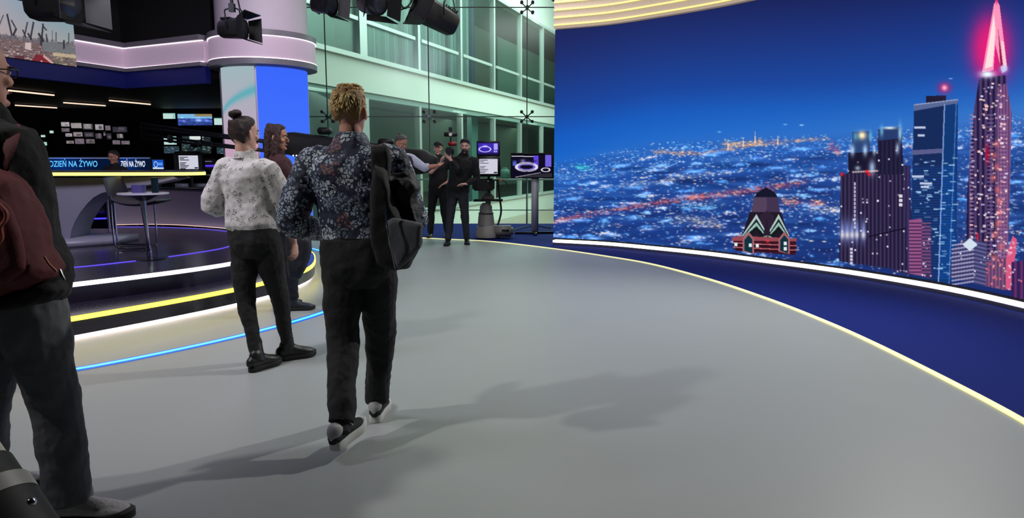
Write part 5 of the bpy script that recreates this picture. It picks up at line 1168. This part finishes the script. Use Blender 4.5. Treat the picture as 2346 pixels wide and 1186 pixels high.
def blob(name, outline, Y, thick, m_, parent=None, vox=.012, smo=6, disp=((.12, .03),), tilt=0.0, lab=None, cat=None, back=None):
    """soft solid with a given outline (photo pixels at depth Y) and real thickness"""
    P0 = [D(x, y, Y) for x, y in outline]; cx = sum(p.x for p in P0) / len(P0); P0 = [Vector((p.x, p.y + tilt * (p.x - cx), p.z)) for p in P0]
    cen = sum(P0, Vector()) / len(P0); ax = sorted(P0, key=lambda p: p.z)
    n = len(P0); layers = [(-.5, .80), (-.3, .95), (0, 1.0), (.3, .95), (.5, .80)]; V = []
    for t, g in layers: V += [cen + (p - cen) * g + Vector((0, t * thick, 0)) for p in P0]
    F = [tuple(range(n)), tuple(range(5 * n - 1, 4 * n - 1, -1))] + [(l * n + k, l * n + (k + 1) % n, (l + 1) * n + (k + 1) % n, (l + 1) * n + k) for l in range(4) for k in range(n)]
    o = MB().add(V, F).build(name, m_, parent, remesh=vox, smo=smo, disp=disp)
    if parent is not None: bpy.context.view_layer.update(); o.matrix_parent_inverse = parent.matrix_world.inverted()
    if lab: tag(o, lab, cat)
    return o

# --- cloth materials with printed patterns
def print_mat(name, base, cols, scale, thr, petal, rough=.75, bump=.15, second=None):
    m = mat(name, base, rough, bump=bump, bscale=180); nt = m.node_tree; N = nt.nodes; L = nt.links; b = N['Principled BSDF']
    src = b.inputs['Base Color'].links[0].from_socket; tc = [n for n in N if n.type == 'TEX_COORD'][0]
    nz = N.new('ShaderNodeTexNoise'); nz.inputs['Scale'].default_value = scale * 1.6; L.new(tc.outputs['Object'], nz.inputs['Vector'])
    vm = N.new('ShaderNodeVectorMath'); vm.operation = 'MULTIPLY_ADD'; vm.inputs[1].default_value = (.035,) * 3; L.new(nz.outputs['Color'], vm.inputs[0]); L.new(tc.outputs['Object'], vm.inputs[2])
    v1 = N.new('ShaderNodeTexVoronoi'); v1.inputs['Scale'].default_value = scale; L.new(vm.outputs[0], v1.inputs['Vector'])
    v2 = N.new('ShaderNodeTexVoronoi'); v2.feature = 'DISTANCE_TO_EDGE'; v2.inputs['Scale'].default_value = petal; L.new(vm.outputs[0], v2.inputs['Vector'])
    a = N.new('ShaderNodeMath'); a.operation = 'LESS_THAN'; a.inputs[1].default_value = thr; L.new(v1.outputs['Distance'], a.inputs[0])
    c = N.new('ShaderNodeMath'); c.operation = 'GREATER_THAN'; c.inputs[1].default_value = .13; L.new(v2.outputs['Distance'], c.inputs[0])
    mu = N.new('ShaderNodeMath'); mu.operation = 'MULTIPLY'; L.new(a.outputs[0], mu.inputs[0]); L.new(c.outputs[0], mu.inputs[1])
    if second:      # smaller scattered leaves
        v3 = N.new('ShaderNodeTexVoronoi'); v3.inputs['Scale'].default_value = second; L.new(vm.outputs[0], v3.inputs['Vector'])
        d = N.new('ShaderNodeMath'); d.operation = 'LESS_THAN'; d.inputs[1].default_value = .30; L.new(v3.outputs['Distance'], d.inputs[0])
        mx_ = N.new('ShaderNodeMath'); mx_.operation = 'MAXIMUM'; L.new(mu.outputs[0], mx_.inputs[0]); L.new(d.outputs[0], mx_.inputs[1]); mu = mx_
    cr = N.new('ShaderNodeValToRGB'); cr.color_ramp.interpolation = 'CONSTANT'; el = cr.color_ramp.elements; el[0].color = (*lin(cols[0]), 1); el[1].position = cols[1][0]; el[1].color = (*lin(cols[1][1]), 1)
    for p_, q_ in cols[2:]: e = el.new(p_); e.color = (*lin(q_), 1)
    sx = N.new('ShaderNodeSeparateColor'); L.new(v1.outputs['Color'], sx.inputs[0]); L.new(sx.outputs[0], cr.inputs[0])
    mx = N.new('ShaderNodeMix'); mx.data_type = 'RGBA'; L.new(mu.outputs[0], mx.inputs['Factor']); L.new(src, mx.inputs['A']); L.new(cr.outputs[0], mx.inputs['B']); L.new(mx.outputs['Result'], b.inputs['Base Color'])
    return m
FLORAL = print_mat('navy_floral_cotton', (18, 27, 52), [(150, 162, 178), (.40, (112, 126, 144)), (.68, (176, 186, 196)), (.93, (122, 84, 84))], 13, .60, 52, second=40)
BLOUSE = print_mat('white_sprig_blouse', (196, 192, 190), [(96, 94, 90), (.5, (120, 116, 110))], 19, .40, 70, bump=.1)
BLKCLOTH = mat('black_cloth', (8, 8, 9), .85, bump=.2, bscale=160); SWEAT = mat('black_sweater', (7, 7, 8), .9, bump=.25, bscale=220)
DKTR = mat('charcoal_trousers', (20, 21, 23), .85, bump=.2, bscale=200); JEANS = mat('grey_jeans', (88, 89, 94), .85, var=.25, scale=8, bump=.2, bscale=260)
BOOT = mat('black_boot_leather', (12, 12, 13), .45); SOLEB = mat('black_rubber', (10, 10, 10), .7); SOLEW = mat('grey_rubber_sole', (200, 200, 196), .6); SNK = mat('dark_suede', (26, 28, 32), .85); SNKW = mat('white_mesh', (165, 165, 165), .8)
def hairmat(n, c, v=.35): return mat(n, c, .55, var=v, scale=40, stretch=(3, 3, .5), bump=.5, bscale=120)
BLOND = hairmat('sandy_blond_hair', (176, 138, 88)); BLOND2 = hairmat('light_blond_hair', (236, 205, 150)); BROWN = hairmat('dark_brown_hair', (42, 24, 20)); BROWN2 = hairmat('chestnut_hair', (50, 26, 20)); GREYH = hairmat('grey_hair', (84, 78, 72)); DKHAIR = hairmat('black_hair', (16, 13, 12))
SKIN2 = mat('skin_pale', (205, 158, 140), .55, var=.1, bump=.05); SKIN3 = mat('skin_warm', (176, 122, 100), .55, var=.12, bump=.05)

# --- 1. blond man in the navy floral shirt, walking away
Q = person('blond man in navy floral shirt walking away, bag on right shoulder', -.775, 3.52, -3, 1.79,
           J=dict(hipL=(-.090, 0, .90), hipR=(.085, 0, .90), kneeL=('w', -.085, -.06, .52), kneeR=('w', .07, .12, .50), ankL=('w', -.055, -.28, .150), ankR=('w', .025, .22, .093),
                  elL=('w', -.335, -.03, 1.12), wrL=('w', -.235, .20, 1.04), elR=('w', .27, .04, 1.14), wrR=('w', .235, .27, 1.10)),
           lean=(-.022, .02), look=(-6, 2, 0), build=1.12, vox=.006)
finish_body(Q, handL=((.6, .8, -.1), (.6, -.3, -.7), .5), handR=((-.1, 1, .0), (0, 0, 1), 1.1), skin=SKIN)
hair(Q, BLOND, vol=.0100, low=.066, disp=((.020, .006), (.008, .005)), front=[(.0, -.06), (.06, -.055), (.10, -.045), (.125, -.03), (.15, .012), (.175, .055), (.195, .088), (.215, .085), (.25, .06)]); strands(Q, BLOND2, 560, length=.024, z0=.125, r=.0022, vol=.009, lift=.003); eyes(Q, (70, 90, 110), (120, 95, 60))
top(Q, FLORAL, z0=1.03, off=.026, sleeve=(1.0, 1.0), sr=.022, puff=.012); trousers(Q, DKTR, z1=1.045, r=(.104, .100, .082, .072, .064), off=.016, end=.015, seat=.02)
lo = Q['lo']; b = MB(); ring = [Vector((.178 * math.cos(a) * 1.08, .13 * math.sin(a) * 1.08, 0)) for a in np.linspace(0, 2 * math.pi, 40, endpoint=False)]
b.sweep(ring, [(0, 1.015), (0, 1.052), (-.02, 1.052), (-.02, 1.015)], closed=True).build('belt', BLKCLOTH, Q['root'])
shoe(Q, 'L', -14, 5, SNK, SOLEW, name='sneaker', laces=True, heelc=SNKW, thick=.040); shoe(Q, 'R', 2, 0, SNK, SOLEW, name='sneaker', laces=True, heelc=SNKW, thick=.040)
# bag and jacket hanging on his right side
bag = empty('backpack', (D(905, 560, 3.3).x, 3.3, D(905, 618, 3.3).z), 0, 'black and grey roll-top backpack hanging at the blond man\'s right side', 'backpack')
GREYBAG = mat('grey_canvas', (84, 86, 92), .85, bump=.3, bscale=300)
blob('main_body', [(858, 372), (885, 390), (900, 460), (925, 505), (968, 508), (967, 560), (936, 616), (905, 619), (868, 606), (850, 560), (848, 470)], 3.30, .17, BLKCLOTH, bag, vox=.009, disp=((.1, .02),))
blob('front_panel', [(884, 505), (900, 496), (968, 512), (966, 566), (934, 600), (912, 616), (890, 560)], 3.205, .05, GREYBAG, bag, vox=.006, smo=3, disp=((.1, .01),))
MB().tube([D(880, 470, 3.16), D(889, 530, 3.15), D(905, 615, 3.17)], .004, 6, smooth=5).build('zip', CHROME, bag)
blob('shoulder_strap', [(852, 334), (890, 332), (897, 360), (893, 420), (878, 470), (858, 470), (853, 400)], 3.36, .10, BLKCLOTH, bag, vox=.008, smo=3, disp=((.1, .012),))
for o in list(bag.children):
    if not o.modifiers: o.matrix_parent_inverse = bag.matrix_world.inverted()
blob('jacket', [(866, 398), (900, 402), (930, 392), (952, 404), (962, 428), (955, 450), (962, 490), (966, 520), (950, 552), (934, 520), (905, 500), (885, 470), (868, 440)], 3.42, .20, mat('black_jacket_cloth', (9, 9, 11), .7, bump=.3, bscale=60), vox=.009, disp=((.09, .05), (.03, .012)), lab='black jacket bundled over the blond man\'s right forearm', cat='jacket')

# --- 2. woman in the white blouse
Q = person('woman in white sprigged blouse with hair in a bun, seen from behind', -1.775, 4.80, -16, 1.72,
           J=dict(kneeL=('w', -.07, -.05, .46), kneeR=('w', .13, .05, .46), ankL=('w', .035, -.15, .088), ankR=('w', .165, .10, .088),
                  elL=('w', -.29, .02, 1.12), wrL=('w', -.12, .24, 1.10), elR=('w', .215, .02, 1.08), wrR=('w', .245, .06, .86)),
           lean=(-.03, 0), look=(-17, 2, 0), build=.98, vox=.006, hipw=1.12)
finish_body(Q, handL=((.8, .5, .2), (-.3, 0, -1), .6), handR=((.02, .05, -1), (-1, .2, 0), .75), skin=SKIN2)
hair(Q, BROWN, vol=.010, low=.05, disp=((.03, .008),), front=[(.0, -.05), (.06, -.03), (.10, -.01), (.125, .0), (.15, .03), (.175, .06), (.195, .085), (.215, .085), (.25, .06)])
m = MB(); m.ball((-.01, -.050, .252), .040, .042, .034); m.loft([((-.04, -.05, .24), .02, .02), ((-.01, -.085, .255), .022, .02), ((.03, -.05, .262), .02, .02)], 10, smooth=3)
MB().add([Q['HT'](v) for v in m.V], m.F).build('hair_bun', BROWN, Q['root'], remesh=.006, smo=2, disp=((.03, .012),)); eyes(Q)
top(Q, BLOUSE, z0=1.035, off=.030, sleeve=(.94, .62), sr=.022, flare=.032, puff=.014, name='blouse', disp=((.16, .034), (.05, .006)))
trousers(Q, BLKCLOTH, r=(.105, .098, .068, .054, .042), off=.016, end=.03, seat=.03)
for sd, a in (('L', -12), ('R', -38)): shoe(Q, sd, a, 0, BOOT, SOLEB, shaft=.08, name='ankle_boot', thick=.034)

# --- 3. woman in dark red, behind her
Q = person('woman in a dark red top with long brown hair, mostly hidden behind the blouse', -2.20, 6.62, -62, 1.76,
           J=dict(kneeL=('w', .02, .02, .48), kneeR=('w', .10, -.08, .48), ankL=('w', -.10, .20, .09), ankR=('w', .10, -.04, .09), elR=('w', .17, -.13, 1.16), wrR=('w', .36, -.06, 1.12)), lean=(.0, 0), look=(-22, -2, 0), vox=.007)
finish_body(Q, handR=((1, .3, 0), (0, 0, -1), .6), skin=SKIN3); hair(Q, BROWN2, 'long', vol=.012, low=.04); eyes(Q)
top(Q, mat('dark_red_jersey', (58, 22, 26), .85, bump=.2), z0=.96, off=.02, sleeve=(.36, .36), sr=.016, flare=.01, name='top'); trousers(Q, mat('dark_navy_trousers', (12, 14, 26), .85), r=(.10, .094, .072, .062, .052), end=.03)
for sd, a in (('L', -10), ('R', -14)): shoe(Q, sd, a, 0, mat('navy_shoe', (22, 26, 40), .5), SOLEB, name='shoe')
blob('coat', [(664, 432), (690, 440), (700, 470), (708, 520), (713, 566), (706, 604), (688, 640), (664, 640), (656, 560), (656, 480)], 6.35, .16, mat('dark_navy_coat', (9, 11, 24), .8, bump=.2), vox=.012, lab='dark navy coat over the arm of the woman in dark red', cat='coat')

# --- 4. bald man with the maroon backpack at the left edge
Q = person('bald man in black sweater and grey jeans at the left edge, wearing glasses', -1.865, 2.62, -50, 1.87,
           J=dict(kneeL=('w', -.20, .02, .52), kneeR=('w', .08, .0, .50), ankL=('w', -.36, .16, .11), ankR=('w', .12, -.02, .098),
                  shR=('w', .00, -.16, 1.50), elR=('w', .075, -.21, 1.22), wrR=('w', .115, -.09, .975)),
           lean=(-.060, 0), look=(27, 2, 0), build=1.08, vox=.006)
finish_body(Q, handR=((-.25, .35, -1), (-1, .3, 0), .35), skin=SKIN); eyes(Q)
b = MB()
for sx in (-1, 1):
    b.tube([(sx * .079, -.02, .122), (sx * .078, .04, .126), (sx * .070, .092, .126), (sx * .056, .100, .124)], .0028, 6, smooth=2); b.tube([(sx * .034 + .024 * math.cos(t), .103 - .004 * abs(math.cos(t)), .120 + .019 * math.sin(t)) for t in np.linspace(0, 6.283, 20)], .0024, 6)
b.tube([(-.012, .104, .124), (.012, .104, .124)], .0024, 6); MB().add([Q['HT'](v) for v in b.V], b.F).build('glasses', BLACK, Q['root'])
top(Q, SWEAT, z0=.94, off=.03, sleeve=(.95, .95), sr=.017, flare=.016, name='sweater', puff=.0); trousers(Q, JEANS, r=(.118, .108, .088, .080, .074), off=.022, end=-.01, name='jeans', seat=.03)
shoe(Q, 'R', -34, 0, mat('grey_knit_shoe', (150, 148, 150), .85, var=.3, scale=60, bump=.3), SOLEB, name='sneaker', laces=True, sc=1.1); shoe(Q, 'L', -10, 0, MATS['grey_knit_shoe'], SOLEB, name='sneaker', laces=True, sc=1.1)
mb_ = empty('backpack', (D(20, 540, 2.42).x, 2.42, 1.0), 0, 'maroon fabric backpack on the back of the bald man at the left edge', 'backpack')
MAR = mat('maroon_fabric', (84, 20, 28), .8, var=.12, bump=.25, bscale=240)
blob('main_body', [(-190, 420), (-120, 378), (-40, 372), (15, 388), (44, 410), (64, 450), (84, 510), (108, 580), (134, 618), (128, 640), (70, 664), (10, 682), (-90, 700), (-180, 690)], 2.40, .20, MAR, mb_, vox=.010, smo=4, disp=((.14, .03), (.05, .008)))
blob('front_pocket', [(-150, 470), (-90, 440), (-20, 440), (20, 470), (48, 540), (62, 620), (20, 650), (-60, 664), (-150, 660)], 2.30, .06, MAR, mb_, vox=.009, smo=4, disp=((.14, .012),))
blob('base_panel', [(-150, 690), (30, 676), (134, 640), (150, 664), (120, 690), (20, 712), (-150, 720)], 2.42, .14, BLKCLOTH, mb_, vox=.009, smo=3)
LG = mat('coral_print', (150, 74, 64), .6)
MB().tube([D(-20, 452, 2.255), D(4, 474, 2.255), D(14, 488, 2.255), D(12, 505, 2.256), D(2, 520, 2.257), D(4, 545, 2.257), D(-6, 560, 2.257)], .007, 8, smooth=4).build('printed_mark', LG, mb_)
MB().tube([D(102, 588, 2.34), D(112, 604, 2.33), D(120, 612, 2.33), D(130, 622, 2.33)], .004, 6, smooth=3).build('zip', mat('brass', (150, 100, 80), .4, .6), mb_)
MB().tube([D(136, 618, 2.34), D(141, 630, 2.33), D(147, 642, 2.33)], .006, 8, smooth=3).build('zip_pull', CHROME, mb_)
MB().loft([(D(0, 395, 2.42), .025, .006), (D(20, 330, 2.46), .03, .006), (D(26, 290, 2.56), .03, .006)], 10, smooth=4).build('shoulder_strap', MAR, mb_)
for o in list(mb_.children):
    if not o.modifiers: o.matrix_parent_inverse = mb_.matrix_world.inverted()

# --- 5. grey-haired man in a dark vest reaching right
Q = person('grey-haired man in dark vest and white sleeves reaching out his arm', -1.74, 11.0, -142, 1.84,
           J=dict(elL=('w', .36, .05, 1.32), wrL=('w', .60, .0, 1.355), elR=('w', -.20, -.15, 1.16), wrR=('w', .08, -.36, 1.08)), look=(6, -22, 0), vox=.008)
finish_body(Q, handL=((-.65, -.75, .05), (0, 0, 1), .5, 1), skin=SKIN3); hair(Q, GREYH, vol=.010, low=.06); eyes(Q, (80, 90, 100), (90, 84, 78))
top(Q, mat('white_shirt_cloth', (176, 180, 198), .8), z0=1.0, off=.012, sleeve=(.60, .60), sr=.022, name='shirt'); top(Q, mat('charcoal_vest', (32, 34, 40), .85), z0=.98, off=.026, sleeve=(0, 0), name='vest', collar=False, neck=1.47); trousers(Q, DKTR)
for sd in 'LR': shoe(Q, sd, 0, 0, BOOT, SOLEB)

# --- 6. young man in black cap behind the camera
Q = person('young man in black T-shirt and cap behind the handheld camera', -1.36, 13.0, 176, 1.78,
           J=dict(kneeL=('w', .10, -.02, .50), kneeR=('w', -.14, .0, .50), ankL=('w', .16, .0, .09), ankR=('w', -.17, .05, .09), elL=('w', .34, .0, 1.14), wrL=('w', .14, -.13, 1.02), elR=('w', -.12, -.24, 1.22), wrR=('w', .08, -.34, 1.38)), look=(4, -4, 0), vox=.008)
finish_body(Q, handL=((.8, .3, -.4), (0, 0, -1), .4), handR=((-.2, .2, 1), (-1, 0, 0), .8), skin=SKIN2); eyes(Q); hair(Q, DKHAIR, vol=.012, low=.06)
m = MB(); m.loft([((0, -.006, .165), .084, .108), ((0, -.008, .195), .080, .102), ((0, -.01, .225), .062, .078), ((0, -.01, .245), .03, .04)], 20, rnd=False); m.loft([((0, .10, .168), .055, .006), ((0, .145, .160), .045, .005)], 12); MB().add([Q['HT'](v) for v in m.V], m.F).build('cap', BLKCLOTH, Q['root'], remesh=.006, smo=2)
top(Q, mat('dark_tee', (16, 12, 16), .85), z0=.95, off=.022, sleeve=(.40, .40), sr=.018, flare=.01, name='t_shirt', collar=False); trousers(Q, BLKCLOTH)
for sd in 'LR': shoe(Q, sd, 0, 0, BOOT, SOLEB)

# --- 7. bearded man in a beanie
Q = person('bearded man in black beanie and black sweater raising one hand', -.93, 12.0, 166, 1.79,
           J=dict(kneeL=('w', .12, .0, .50), kneeR=('w', -.12, -.04, .50), ankL=('w', .145, .05, .09), ankR=('w', -.165, -.14, .09), elR=('w', .0, -.30, 1.28), wrR=('w', -.085, -.40, 1.45), elL=('w', .33, -.02, 1.12), wrL=('w', .16, -.20, 1.04)), lean=(.10, 0), look=(12, -2, 0), build=1.08, vox=.008)
finish_body(Q, handL=((.9, .4, 0), (0, 0, -1), .5), handR=((.55, .15, .8), (-.4, .9, .1), .25), skin=SKIN2); eyes(Q)
m = MB(); m.loft([((0, .0, .152), .083, .106), ((0, -.008, .175), .084, .106), ((0, -.012, .21), .078, .096), ((0, -.016, .24), .055, .068), ((0, -.016, .255), .02, .03)], 22, smooth=2, rnd=False); MB().add([Q['HT'](v) for v in m.V], m.F).build('beanie', BLKCLOTH, Q['root'], remesh=.007, smo=2)
m = MB(); m.loft([((0, .045, -.028), .028, .030), ((0, .044, -.005), .050, .048), ((0, .034, .025), .060, .060), ((0, .018, .050), .063, .066)], 20, rnd=False); m.ball((0, .092, .062), .028, .010, .008); MB().add([Q['HT'](v) for v in m.V], m.F).build('beard', BROWN2, Q['root'], remesh=.006, smo=2, disp=((.03, .008),))
top(Q, SWEAT, z0=.95, off=.026, sleeve=(.93, .86), sr=.020, flare=.006, name='sweater'); trousers(Q, mat('dark_grey_trousers', (30, 31, 38), .85))
for sd, a in (('L', 20), ('R', 8)): shoe(Q, sd, a, 0, BOOT, SOLEB)
# handheld camera rig
Yk = 11.72
rig = empty('video_camera', (D(1030, 345, Yk).x, Yk, D(1030, 345, Yk).z), 0, 'handheld black and red video camera with a small light on top', 'camera')
b = MB(); b.box((0, .05, -.01), (.13, .26, .13), None, .02); b.build('body', BLACK, rig)
MB().cyl((0, -.06, -.01), (0, -.20, -.01), .045, .055).build('lens', DKMETAL, rig); MB().box((.05, .0, .11), (.14, .16, .07), None, .015).build('recorder', mat('red_housing', (130, 22, 26), .5), rig)
MB().cyl((.02, 0, .12), (.02, 0, .24), .014).build('mount', BLACK, rig); b = MB(); b.box((.02, 0, .265), (.22, .04, .07), None, .01); b.build('light_body', BLACK, rig); MB().cyl((.02, -.0, .31), (.02, .0, .38), .03).build('microphone', BLACK, rig); MB().cyl((.02, -.022, .265), (.02, -.032, .265), .028).build('light_lens', mat('lamp_front', (220, 220, 210), .3), rig)
MB().tube([(.03, .05, -.08), (.03, .04, -.22), (.02, .04, -.30)], .016, 8).build('handle', BLACK, rig)

# --- 8. presenter behind the desk, in front of the ticker screens
Q = person('dark-haired person standing behind the presenter desk before the ticker screens', D(264, 400, 11.75).x, 11.75, 172, 1.60, look=(0, -8, 0), vox=.009)
finish_body(Q, skin=SKIN3); hair(Q, DKHAIR, vol=.012, low=.05); eyes(Q); top(Q, BLKCLOTH, z0=.95, sleeve=(1, 1)); trousers(Q, BLKCLOTH)
for sd in 'LR': shoe(Q, sd, 0, 0, BOOT, SOLEB)
